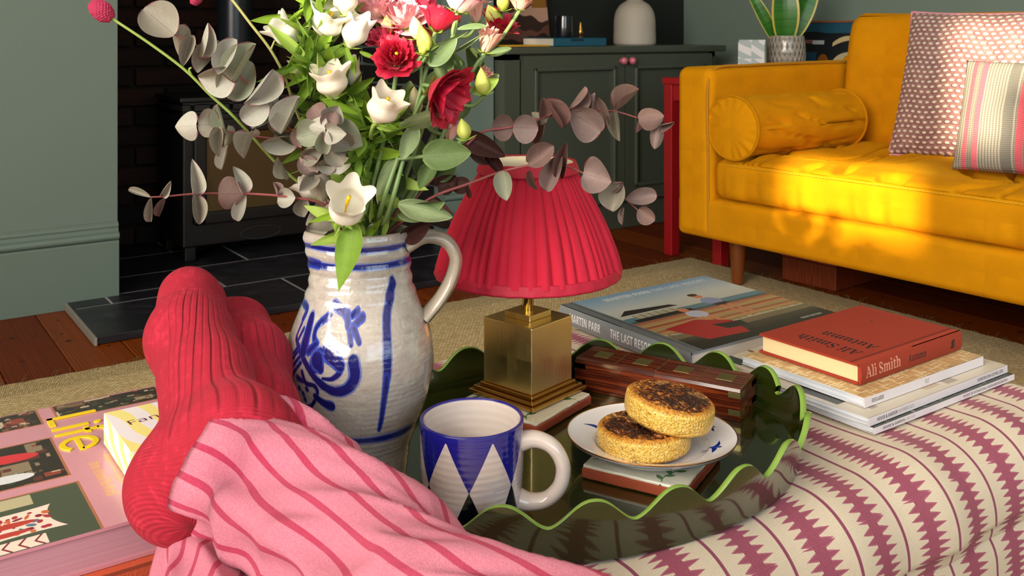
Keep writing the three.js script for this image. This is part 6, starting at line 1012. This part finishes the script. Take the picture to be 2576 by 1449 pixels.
bellStem('low bellflower stem with an open white bell facing out at the jug mouth', [-0.02, 0.018], [[868, 562], [866, 552]], 0.835, 0.825, [[866, 552, 880, 488, 0.034, 0.72, 1], [800, 500, 752, 452, 0.0, 0.8, 0, petalWhite, 0.05]], 14, 5, [[892, 556, 866, 732, 0.41, 12, 0.818, 1], [852, 540, 772, 568, 0.34, 30, 0.815, 2], [860, 556, 838, 610, 0.22, 20, 0.82, 0], [930, 560, 928, 470, 0.2, 20, 0.84, 0], [945, 600, 930, 500, 0.2, 40, 0.85, 1], [905, 400, 898, 470, 0.4, 10, 0.83, 1], [900, 470, 940, 500, 0.4, 20, 0.85, 0], [918, 600, 965, 540, 0.3, 10, 0.85, 2], [960, 600, 975, 520, 0.25, 30, 0.85, 0]]);

// lisianthus: layers of ruffled petals
const petal = (R, H, W, curl, seed) => grid(14, 14, (u, v) => {
  const s = u * 2 - 1, w = W * pow(v, 0.42) * (1 - 0.28 * pow(v, 6)), ph = s * w, tip = 1 - 0.16 * s * s * v, q = v * tip, r = R * pow(q, 0.62) + curl * pow(q, 5) * (1 - 0.2 * s * s), h = H * pow(q, 1.25) - 0.5 * curl * pow(q, 6);
  const ruf = 0.045 * sin(s * 8 + seed * 2) * pow(v, 3) + 0.03 * sin(s * 15 + seed) * pow(v, 5);
  return [(r + ruf) * sin(ph), h + ruf * 0.7, (r + ruf) * cos(ph), u, v];
});
const PETALS = [[petal(0.24, 0.92, 1.3, -0.06, 1), petal(0.26, 0.88, 1.3, -0.02, 2)], [petal(0.4, 0.86, 1.0, 0.04, 3), petal(0.44, 0.82, 1.0, 0.08, 4)], [petal(0.56, 0.76, 0.95, 0.1, 5), petal(0.6, 0.72, 0.9, 0.16, 6)], [petal(0.7, 0.58, 0.85, 0.18, 7), petal(0.74, 0.5, 0.82, 0.24, 8)]];
const petalTex = (a, b, c) => ctex(128, 128, (g, W, H) => { const gr = g.createLinearGradient(0, H, 0, 0); gr.addColorStop(0, c); gr.addColorStop(0.3, b); gr.addColorStop(1, a); g.fillStyle = gr; g.fillRect(0, 0, W, H); g.globalAlpha = 0.12; const r = rng(4); for (let i = 0; i < 60; i++) { g.strokeStyle = r() < 0.5 ? '#fff' : '#300'; g.beginPath(); const x = r() * W; g.moveTo(W / 2 + (x - W / 2) * 0.3, H); g.lineTo(x, 0); g.stroke(); } });
const pm = (t) => mat({ map: t, roughness: 0.6, transmission: 0.16, sheen: 0.12, sheenColor: new THREE.Color(0xff8fa8), sheenRoughness: 0.5, bumpMap: vb, bumpScale: 0.0006 });
const CRIMSON = pm(petalTex('#c60434', '#a80229', '#7c041e')), ROSE = pm(petalTex('#e4466f', '#d8476c', '#e9c9a0')), BLUSH = pm(petalTex('#e7a596', '#edc0ae', '#dfd49a')), PALEPINK = pm(petalTex('#eea6b4', '#f4dcd4', '#e8e0b4'));
function bloom(T, x0, y0, x1, y1, d, dz, wide, m, rings, seed) {
  const a = at(x0, y0, d), b = at(x1, y1, d - dz), f = new THREE.Group(), r = rng(seed); f.name = numbered('flower'); T.add(f);
  orient(f, a, b, seed * 40, wide, wide);
  rings.forEach(([ring, n], k) => { for (let i = 0; i < n; i++) { const p = part('petal', PETALS[ring][(i + seed) % 2], m, f); p.rotation.y = (i / n) * TAU + k * 0.6 + r() * 0.3; p.rotation.x = (r() - 0.5) * 0.1; p.scale.setScalar(0.94 + 0.12 * r()); } });
  part('calyx', calyx, calyxM, f);
  if (rings.length > 3 && rings[0][0] === 0) part('stigma', tube([V(0, 0.3, 0), V(0.02, 0.7, 0.02)], (t) => 0.02 + 0.05 * smooth(0.6, 1, t), 0, 8, 8), stigmaM, f);
  return a;
}
const FULL = [[0, 4], [1, 5], [2, 6], [3, 6]], HALF = [[0, 3], [1, 5], [2, 6]], SHUT = [[0, 3], [1, 4]];
const budShape = (() => grid(20, 20, (u, v) => { const a = u * TAU, r = 0.24 * pow(sin(PI * pow(v, 0.75) * 0.985 + 0.02), 0.9) * (1 + 0.1 * sin(3 * a + v * 5)); return [r * sin(a + v * 1.4), v, r * cos(a + v * 1.4), u, v]; }))();
const BUDM = [mat({ color: 0xb9bf5a, roughness: 0.55, transmission: 0.15 }), mat({ color: 0xe4d9b0, roughness: 0.6, transmission: 0.15 })];
function lisianthus(label, mouth, pts, d0, d1, blooms, buds, leaves, seed, stemM = DARK_STEM) {
  const T = plant('lisianthus_stem', label, 'lisianthus', 'lisianthus in the jug'), P = stemPts(mouth[0], mouth[1], pts, d0, d1), geo = [tube(P, 0.0027, 0.0019, 8, 44)];
  const tie = (a, b) => { let bi = 2, bd = 1e9; P.forEach((p, i) => { const e = p.distanceTo(a); if (i > 1 && p.y < a.y - 0.006 && e < bd) { bd = e; bi = i; } }); const q = P[bi]; geo.push(tube([q, q.clone().lerp(a, 0.55).add(a.clone().sub(b).multiplyScalar(0.25)), a], 0.0017, 0.0019, 7, 12)); };
  for (const [x0, y0, x1, y1, dz, wide, m, rings, dd = 0] of blooms) { const d = depthAt(pts, d0, d1, x0, y0) + dd; const a = bloom(T, x0, y0, x1, y1, d, dz, wide, m, rings, seed + floor(x0)); tie(a, at(x1, y1, d - dz)); }
  for (const [x0, y0, x1, y1, k = 0, wide = 1] of buds) { const d = depthAt(pts, d0, d1, x0, y0) - 0.01, a = at(x0, y0, d), b = at(x1, y1, d - 0.003), o = part('bud', budShape, BUDM[k], T); orient(o, a, b, x0, wide, wide); part('calyx', calyx, calyxM, o); tie(a, b); }
  part('stem', merge(geo), stemM, T);
  for (const [x0, y0, x1, y1, w, roll = 0, dz = 0, k = 0, g = 0] of leaves) { const d = depthAt(pts, d0, d1, x0, y0) + dz * 0.001; orient(part('leaf', OVAL[g], (k > 2 ? greenM[k - 3] : greyM[k]), T), at(x0, y0, d), at(x1, y1, d - 0.008), roll, w); }
  return T;
}
lisianthus('lisianthus stem with a wide open crimson bloom facing the viewer', [0.004, -0.004], [[925, 520], [955, 400], [985, 260], [996, 190]], 0.848, 0.84, [[1000, 160, 994, 124, 0.024, 0.86, CRIMSON, FULL]], [[1078, 130, 1055, 62, 0, 1.1], [1062, 140, 1072, 88, 0, 1]], [[1003, 392, 953, 516, 0.42, 0, -8, 0, 1], [1005, 515, 945, 496, 0.5, 10, -6, 3, 0], [990, 500, 985, 395, 0.42, 20, 6, 1, 2], [940, 225, 1010, 255, 0.6, 10, 8, 2, 0]], 1);
lisianthus('lisianthus stem with a ruffled crimson bloom turned down to the right', [0.012, 0.004], [[960, 520], [1000, 400], [1040, 300], [1070, 235], [1092, 215]], 0.828, 0.84, [[1088, 218, 1160, 262, 0.016, 1.22, CRIMSON, [[1, 5], [2, 6], [2, 5]], -0.012]], [[1172, 352, 1160, 298, 0, 1.3]], [[1112, 282, 1006, 308, 0.36, 20, -14, 0, 1], [1046, 318, 1010, 402, 0.5, 0, -4, 0, 0], [1064, 392, 1188, 384, 0.62, 0, -16, 1, 0], [1002, 512, 1134, 538, 0.42, -10, -14, 0, 1], [1090, 410, 1060, 480, 0.6, 10, 4, 1, 2], [1000, 540, 1120, 500, 0.4, 30, 0, 1, 0]], 2);
lisianthus('lisianthus stem with a crimson bloom seen from below at the top', [0.014, -0.006], [[975, 540], [1020, 380], [1060, 220], [1090, 110], [1096, 75]], 0.83, 0.855, [[1094, 82, 1118, 12, -0.006, 1.05, CRIMSON, HALF]], [[1052, 100, 1040, 40, 1, 1.2]], [[1075, 160, 1150, 92, 0.5, 10, -10, 2, 0], [1085, 158, 1075, 90, 0.4, 20, -6, 3, 2], [1095, 160, 1120, 200, 0.5, 0, -10, 1, 1], [1120, 140, 1130, 205, 0.6, 10, 0, 1, 0]], 3);
lisianthus('lisianthus stem with a crimson bloom half hidden behind the pink buds at the right', [0.02, -0.01], [[990, 545], [1080, 360], [1160, 200], [1220, 110], [1245, 80]], 0.88, 0.93, [[1240, 88, 1272, 30, 0.008, 1.15, CRIMSON, [[1, 5], [2, 6]]]], [[1250, 70, 1228, 12, 0, 1.4], [1265, 30, 1262, -30, 0, 1.1]], [[1205, 205, 1160, 110, 0.45, 15, 4, 1, 2], [1165, 210, 1140, 130, 0.5, 0, 2, 1, 0], [1190, 232, 1250, 190, 0.55, 0, -4, 0, 1]], 4);
lisianthus('lisianthus stem with a big pale pink bloom cut by the top of the picture', [0.016, 0.0], [[985, 530], [1050, 360], [1100, 200], [1140, 90], [1150, 40]], 0.868, 0.85, [[1150, 34, 1176, -46, 0.0, 1.15, PALEPINK, HALF], [1200, 60, 1190, -10, 0, 0.8, BLUSH, SHUT, 0.03]], [], [[1075, 130, 1180, 78, 0.1, 0, -6, 0, 0], [1150, 75, 1220, 75, 0.16, 30, -4, 2, 1]], 5);
lisianthus('lisianthus stem with a blush bud and a pink bloom at the far right', [0.022, 0.002], [[1000, 545], [1090, 390], [1150, 260], [1200, 160], [1220, 138]], 0.872, 0.875, [[1218, 134, 1240, 62, 0.004, 0.92, BLUSH, SHUT], [1306, 28, 1312, -18, 0, 1.0, BLUSH, HALF, 0.02], [1206, 205, 1228, 168, 0.006, 0.9, BLUSH, SHUT, 0.02]], [[1218, 240, 1210, 170, 0, 1.05]], [[1225, 138, 1282, 122, 0.34, 0, 0, 2, 1], [1140, 130, 1210, 82, 0.12, 30, -4, 0, 0], [1190, 230, 1256, 196, 0.5, 10, -6, 3, 0], [1180, 245, 1150, 300, 0.5, 10, 6, 1, 1], [1165, 240, 1170, 160, 0.45, 0, -8, 2, 0]], 6);
lisianthus('lisianthus stem crowded with rose-pink blooms at the top centre', [0.0, -0.016], [[915, 520], [945, 330], [965, 180], [975, 110], [985, 60]], 0.885, 0.90, [[975, 118, 955, 70, 0.01, 1.2, ROSE, HALF, -0.01], [1015, 70, 1012, 4, 0.015, 1.1, PALEPINK, FULL], [1060, 120, 1050, 60, 0.0, 1.1, ROSE, HALF, 0.02], [945, 50, 930, -20, 0.01, 1.1, PALEPINK, HALF], [1050, 40, 1070, -20, 0, 1.2, ROSE, HALF, 0.03], [985, 20, 970, -40, 0, 1.1, ROSE, HALF, 0.02]], [[978, 90, 972, 38, 0, 1.2]], [[960, 200, 975, 130, 0.3, 20, -10, 4, 0]], 7, GREEN_STEM);
lisianthus('lisianthus stem with two blush blooms tucked under the crimson one on the right', [0.024, -0.004], [[1005, 548], [1080, 430], [1120, 360], [1132, 340]], 0.875, 0.89, [[1128, 358, 1140, 302, 0.0, 0.9, BLUSH, SHUT], [1090, 330, 1110, 280, 0, 0.9, PALEPINK, SHUT, 0.01]], [[1050, 290, 1040, 215, 1, 0.9]], [[1060, 440, 1040, 340, 0.5, 20, 8, 1, 0], [1100, 450, 1150, 400, 0.5, 10, 8, 1, 2], [1010, 300, 1030, 200, 0.6, 10, 10, 0, 0], [1060, 260, 1100, 180, 0.5, 0, 8, 1, 1]], 8);

// great burnet: thin stems with dark red bobbles
{
  const headM = mat({ color: 0x9a1f45, roughness: 0.75 });
  const head = (() => { const r = rng(8), bits = []; for (let i = 0; i < 190; i++) { const v = (i + 0.5) / 190, a = i * 2.39996, rr = 0.36 * pow(sin(PI * (0.06 + 0.88 * v)), 0.6), s = 0.085 + 0.03 * r(); bits.push(new THREE.IcosahedronGeometry(s, 0).translate(rr * cos(a), v, rr * sin(a))); } bits.push(lathe([[0.0001, 0.02], [0.24, 0.2], [0.29, 0.5], [0.22, 0.85], [0.0001, 0.99]], 16)); return merge(bits); })();
  const burnet = (label, mouth, pts, d0, d1, heads, twigs, m) => {
    const T = plant('burnet_stem', label, 'burnet', 'burnet stems in the jug'), g = [tube(stemPts(mouth[0], mouth[1], pts, d0, d1), 0.0018, 0.0012, 7, 50), ...twigs.map((t) => tube(t.map(([x, y]) => at(x, y, depthAt(pts, d0, d1, x, y))), 0.0011, 0.0008, 6, 8))];
    part('stem', merge(g), m, T);
    for (const [x0, y0, x1, y1] of heads) { const d = depthAt(pts, d0, d1, x0, y0); orient(part('flower_head', head, headM, T), at(x0, y0, d), at(x1, y1, d - 0.002), 0, 1, 1); }
  };
  burnet('thin green burnet stem leaning far left with a crimson bobble head', [-0.02, -0.004], [[840, 545], [770, 475], [700, 415], [640, 350], [580, 285], [530, 240], [470, 180], [380, 112], [281, 46]], 0.87, 0.815, [[279, 46, 232, 8]], [[[481, 188], [476, 174], [482, 170]]], GREEN_STEM);
  burnet('straw-coloured burnet stem rising past the top edge with a side twig', [-0.008, -0.014], [[850, 520], [800, 410], [750, 290], [735, 250], [715, 190], [680, 125], [630, 60], [575, -10], [540, -40], [503, -22]], 0.885, 0.84, [[503, -24, 487, 10]], [[[681, 126], [691, 102]]], STRAW_STEM);
}

// ------------------------------------------------------------------ the person: legs up on the ottoman
{
  const J = (X, Y, d, r) => ({ ...K(X, Y, d), x: K(X, Y, d).x, y: Y, z: K(X, Y, d).z, r });
  const f1 = { heel: J(-0.226, 0.49, 0.665, 0.034), arch: J(-0.235, 0.527, 0.73, 0.0195), ball: J(-0.2625, 0.549, 0.79, 0.0255), toe: J(-0.2735, 0.571, 0.83, 0.019), ankle: J(-0.188, 0.516, 0.664, 0.033), instep: J(-0.2325, 0.537, 0.742, 0.0255), shin: J(-0.142, 0.489, 0.654, 0.029) };
  const f2 = { heel: J(-0.2, 0.428, 0.70, 0.032), arch: J(-0.207, 0.478, 0.765, 0.029), ball: J(-0.2345, 0.516, 0.83, 0.031), toe: J(-0.2525, 0.533, 0.872, 0.023), ankle: J(-0.194, 0.437, 0.668, 0.03), instep: J(-0.205, 0.5, 0.76, 0.031), shin: J(-0.187, 0.432, 0.6, 0.031) };
  const sideOf = (f) => { const a = V(f.toe.x - f.heel.x, f.toe.y - f.heel.y, f.toe.z - f.heel.z).normalize(), D = V(f.ankle.x - f.heel.x, f.ankle.y - f.heel.y, f.ankle.z - f.heel.z); D.addScaledVector(a, -D.dot(a)).normalize(); return { a, D, S: a.clone().cross(D) }; };
  const off = (j, S, k, r) => ({ x: j.x + S.x * k, y: j.y + S.y * k, z: j.z + S.z * k, r: r || j.r });
  const footSdf = (f, grow) => {
    const { S } = sideOf(f), bl = off(f.ball, S, 0.0095, f.ball.r - 0.002), bm = off(f.ball, S, -0.0095, f.ball.r - 0.002), tl = off(f.toe, S, 0.008, f.toe.r - 0.003), tm = off(f.toe, S, -0.008, f.toe.r - 0.001);
    const bones = [[f.heel, f.arch], [f.arch, bl], [f.arch, bm], [bl, tl], [bm, tm], [tl, tm], [f.ankle, f.instep], [f.instep, f.ball], [f.heel, f.ankle], [f.ankle, f.shin]];
    return (p) => { let d = 1; for (const [a, b] of bones) d = smin(d, cone3(p, a, b, a.r + grow, b.r + grow), 0.022); return d; };
  };
  const legs = [[[f1.shin, J(-0.1, 0.484, 0.592, 0.032)], [J(-0.1, 0.484, 0.592, 0.032), J(-0.039, 0.484, 0.5, 0.038)], [J(-0.039, 0.484, 0.5, 0.038), J(0.1, 0.505, 0.34, 0.045)], [J(0.1, 0.505, 0.34, 0.045), J(0.15, 0.46, -0.2, 0.075)]], [[f2.shin, J(-0.184, 0.444, 0.45, 0.036)], [J(-0.184, 0.444, 0.45, 0.036), J(-0.2, 0.475, 0.3, 0.045)], [J(-0.2, 0.475, 0.3, 0.045), J(-0.1, 0.46, -0.2, 0.075)]], [[J(0.15, 0.46, -0.22, 0.1), J(-0.1, 0.46, -0.22, 0.1)]]].flat();
  const s1 = footSdf(f1, -0.0035), s2 = footSdf(f2, -0.0035);
  const G = thing('person', 'person resting crossed legs in pink striped pyjama trousers and red ribbed socks', 'person', [0, 0, 0]);
  const lo = [-0.42, 0.28, -0.98], hi = [0.62, 0.72, 0.36];
  part('body', nets((x, y, z) => { const p = [x, y, z]; let d = min(s1(p), s2(p)); for (const [a, b] of legs) d = smin(d, cone3(p, a, b, a.r - 0.004, b.r - 0.004), 0.02); return d; }, lo, hi, 0.0105), mat({ color: 0xd9a183, roughness: 0.55 }), G);
  // socks: ribbed along the instep, plain at toe and sole, with rows of knitting round the heel
  const rib = (colour) => (u, v) => {
    const a = (u - 0.5) * TAU, t = v * 1.5 - 0.25, inst = smooth(1.75, 1.35, abs(a)) * smooth(0.84, 0.7, t) * smooth(0.02, 0.12, t), heel = smooth(0.36, 0.2, t);
    const ph = (a / TAU) * 20, fr = ph - floor(ph), groove = smooth(0.0, 0.12, fr) * smooth(1, 0.88, fr) * (1 - 0.45 * exp(-pow((fr - 0.5) / 0.07, 2)));
    const knit = 0.5 + 0.5 * sin(v * TAU * 190) * 0.55 + 0.25 * sin(u * TAU * 260), rows = 0.5 + 0.5 * sin((v + 0.05 * cos(a)) * TAU * 120);
    let h = lerp(0.55 + 0.12 * (knit - 0.5), 0.16 + 0.62 * groove + 0.1 * (knit - 0.5), inst); h = lerp(h, 0.5 + 0.24 * (rows - 0.5), heel * (1 - inst));
    const seam = exp(-pow((t - 0.795) / 0.006, 2)) * 0.3; h -= seam;
    if (!colour) return h + 0.1 * (hash(u * 1024, v * 1024, 3) - 0.5);
    const n = fbm(u * 60, v * 60, 3, 3), c = mix3(hx('#86061f'), hx('#ac1231'), clamp(h * 0.7 + 0.5 * (n - 0.3), 0, 1));
    const pale = smooth(0.62, 0.8, n + 0.15 * (hash(u * 900, v * 900, 2) - 0.5)) * 0.22; return mix3(c, hx('#e04a62'), pale * (1 - 0.5 * inst));
  };
  const sockM = mat({ map: dtex(1024, 1024, rib(true)), bumpMap: dtex(1024, 1024, rib(false), { srgb: false }), bumpScale: 0.0022, roughness: 0.9, sheen: 0.3, sheenColor: new THREE.Color(0xff5a70), sheenRoughness: 0.5 });
  for (const [f, label] of [[f1, 'sock of the near foot'], [f2, 'sock of the far foot']]) {
    const { a, D, S } = sideOf(f), sd = footSdf(f, 0), L = hypot(f.toe.x - f.heel.x, f.toe.y - f.heel.y, f.toe.z - f.heel.z) + 0.05;
    const uvf = (x, y, z) => { const px = x - f.heel.x, py = y - f.heel.y, pz = z - f.heel.z, t = (px * a.x + py * a.y + pz * a.z) / L + 0.1, dd = px * D.x + py * D.y + pz * D.z, ss = px * S.x + py * S.y + pz * S.z; return [0.5 + atan2(ss, dd - 0.008) / TAU, (t + 0.25) / 1.5]; };
    const js = Object.values(f), b0 = ['x', 'y', 'z'].map((k) => min(...js.map((j) => j[k])) - 0.06), b1 = ['x', 'y', 'z'].map((k) => max(...js.map((j) => j[k])) + 0.06);
    const g = nets((x, y, z) => sd([x, y, z]), b0, b1, 0.0032, uvf);
    // no triangle may span the seam of the texture
    const uv = g.attributes.uv, ix = g.index.array, pos = Array.from(g.attributes.position.array), nor = Array.from(g.attributes.normal.array), UV = Array.from(uv.array), dup = new Map(), out = [];
    for (let i = 0; i < ix.length; i += 3) { const t = [ix[i], ix[i + 1], ix[i + 2]], us = t.map((k) => uv.getX(k)); const wrap = max(...us) - min(...us) > 0.5; out.push(...t.map((k, n) => { if (!wrap || us[n] > 0.5) return k; if (!dup.has(k)) { dup.set(k, pos.length / 3); pos.push(pos[3 * k], pos[3 * k + 1], pos[3 * k + 2]); nor.push(nor[3 * k], nor[3 * k + 1], nor[3 * k + 2]); UV.push(us[n] + 1, uv.getY(k)); } return dup.get(k); })); }
    const q = new THREE.BufferGeometry(); q.setAttribute('position', new THREE.Float32BufferAttribute(pos, 3)); q.setAttribute('normal', new THREE.Float32BufferAttribute(nor, 3)); q.setAttribute('uv', new THREE.Float32BufferAttribute(UV, 2)); q.setIndex(out);
    part('sock', q, sockM, G, label + ', ribbed and bright red');
  }
  // trousers: brushed cotton with stripes running down the leg, in soft folds
  const cloth = dtex(256, 512, (u, v) => {
    const n = fbm(u * 26, v * 50, 3, 3), k = hash(u * 256, v * 512, 4), tw = 0.5 + 0.5 * sin((u * 30 + v * 120) * TAU), pale = mix3(hx('#cf6482'), hx('#e99bad'), clamp(0.2 + 0.6 * n + 0.5 * (k - 0.5) + 0.15 * tw, 0, 1));
    const s = smooth(0.385, 0.4, u + 0.006 * (k - 0.5)) * smooth(0.605, 0.59, u + 0.006 * (k - 0.5));
    return mix3(pale, mix3(hx('#b01e47'), hx('#cb4266'), clamp(n * 0.7 + 0.5 * (k - 0.5) + 0.2 * tw, 0, 1)), s * 0.92);
  });
  const nap = dtex(256, 512, (u, v) => 0.5 + 0.4 * (hash(u * 256, v * 512, 9) - 0.5) + 0.5 * (fbm(u * 30, v * 60, 2, 3) - 0.5) + 0.15 * sin((u * 30 + v * 120) * TAU), { srgb: false });
  const clothM = mat({ map: rep(cloth, 1, 1 / 0.045), bumpMap: rep(nap, 1, 1 / 0.045), bumpScale: 0.001, roughness: 0.95, sheen: 0.35, sheenColor: new THREE.Color(0xffb0c0), sheenRoughness: 0.6 });
  function legTube(pts, radii, stripes, seed, folds, hem = 0) {
    const n = 190, C = curvePts(pts, n), T = C.map((p, i) => C[min(n, i + 1)].clone().sub(C[max(0, i - 1)]).normalize()), len = [0]; for (let i = 1; i <= n; i++) len.push(len[i - 1] + C[i].distanceTo(C[i - 1]));
    const up = V(0, 1, 0), R = (t) => { const q = t * (radii.length - 1), k = min(floor(q), radii.length - 2); return lerp(radii[k], radii[k + 1], smooth(0, 1, q - k)); };
    const turn = 5;                                                            // rows of the hem turned inwards
    return grid(180, n + turn, (u, v) => {
      let j = Math.round(v * (n + turn)) - turn, inn = 0; if (j < 0) { inn = -j; j = inn; }
      const a = u * TAU, t = T[j], N = up.clone().addScaledVector(t, -t.y).normalize(), B = t.clone().cross(N), s = len[j], near = exp(-s / 0.13);
      const wv = 2.2 * noise(s * 14, seed, 2), f1 = sin(a * 3 + seed + wv + s * 9), f2 = 1 - 2 * abs(fbm(cos(a) * 1.5 + 2 * noise(s * 6, seed) + 9, sin(a) * 1.5 + s * 11 + 5, seed, 2) - 0.5) * 2, f3 = 1 - 2 * abs(noise(cos(a) * 1.6 + 8, sin(a) * 1.6 + s * 16, seed + 3) - 0.5) * 2;
      let r = R(j / n) + folds * (0.0045 * f1 * (0.3 + near) + 0.0105 * (f2 - 0.3) * (0.35 + near) + 0.008 * (f3 - 0.3) * (0.5 + 0.5 * near));
      { const q = R(j / n), dlt = r - q; r = q - 0.0015 + 0.0105 * Math.tanh(dlt / 0.0105); }
      if (inn) r -= 0.003 + 0.0008 * inn; else if (j < 2) r -= 0.0012 * (2 - j);
      const c = C[j], ax = 0.012 * (noise(cos(a) * 2 + 4, sin(a) * 2 + 4, seed) - 0.5) * (near > 0.5 ? 1 : 0) * smooth(0.06, 0, s) + 0.012 * pow(max(0, cos(a + 0.9)), 2) * smooth(0.07, 0, s) * hem;
      return [c.x + (N.x * cos(a) + B.x * sin(a)) * r + t.x * ax, c.y + (N.y * cos(a) + B.y * sin(a)) * r + t.y * ax, c.z + (N.z * cos(a) + B.z * sin(a)) * r + t.z * ax, u * stripes + 0.16 * sin(s * 20 + seed) + 0.22 * (noise(s * 12, seed) - 0.5), s];
    });
  }
  const g1 = legTube([K(-0.199, 0.501, 0.663), K(-0.16, 0.491, 0.65), K(-0.11, 0.483, 0.602), K(-0.039, 0.487, 0.5), K(0.03, 0.502, 0.42), K(0.1, 0.508, 0.34), K(0.15, 0.5, 0.1), K(0.16, 0.46, -0.2)], [0.0495, 0.0505, 0.0515, 0.054, 0.0585, 0.062, 0.085, 0.1], 18, 3, 1.3, 1);
  const g2 = legTube([K(-0.197, 0.434, 0.688), K(-0.187, 0.431, 0.6), K(-0.183, 0.441, 0.48), K(-0.2, 0.475, 0.3), K(-0.17, 0.48, 0.08), K(-0.1, 0.46, -0.2)], [0.0445, 0.046, 0.051, 0.062, 0.08, 0.1], 17, 9, 0.8);
  part('pyjama_trousers', merge([g1, g2]), clothM, G, 'pink brushed cotton trousers with darker pink stripes');
}

renderer.render(scene, camera);
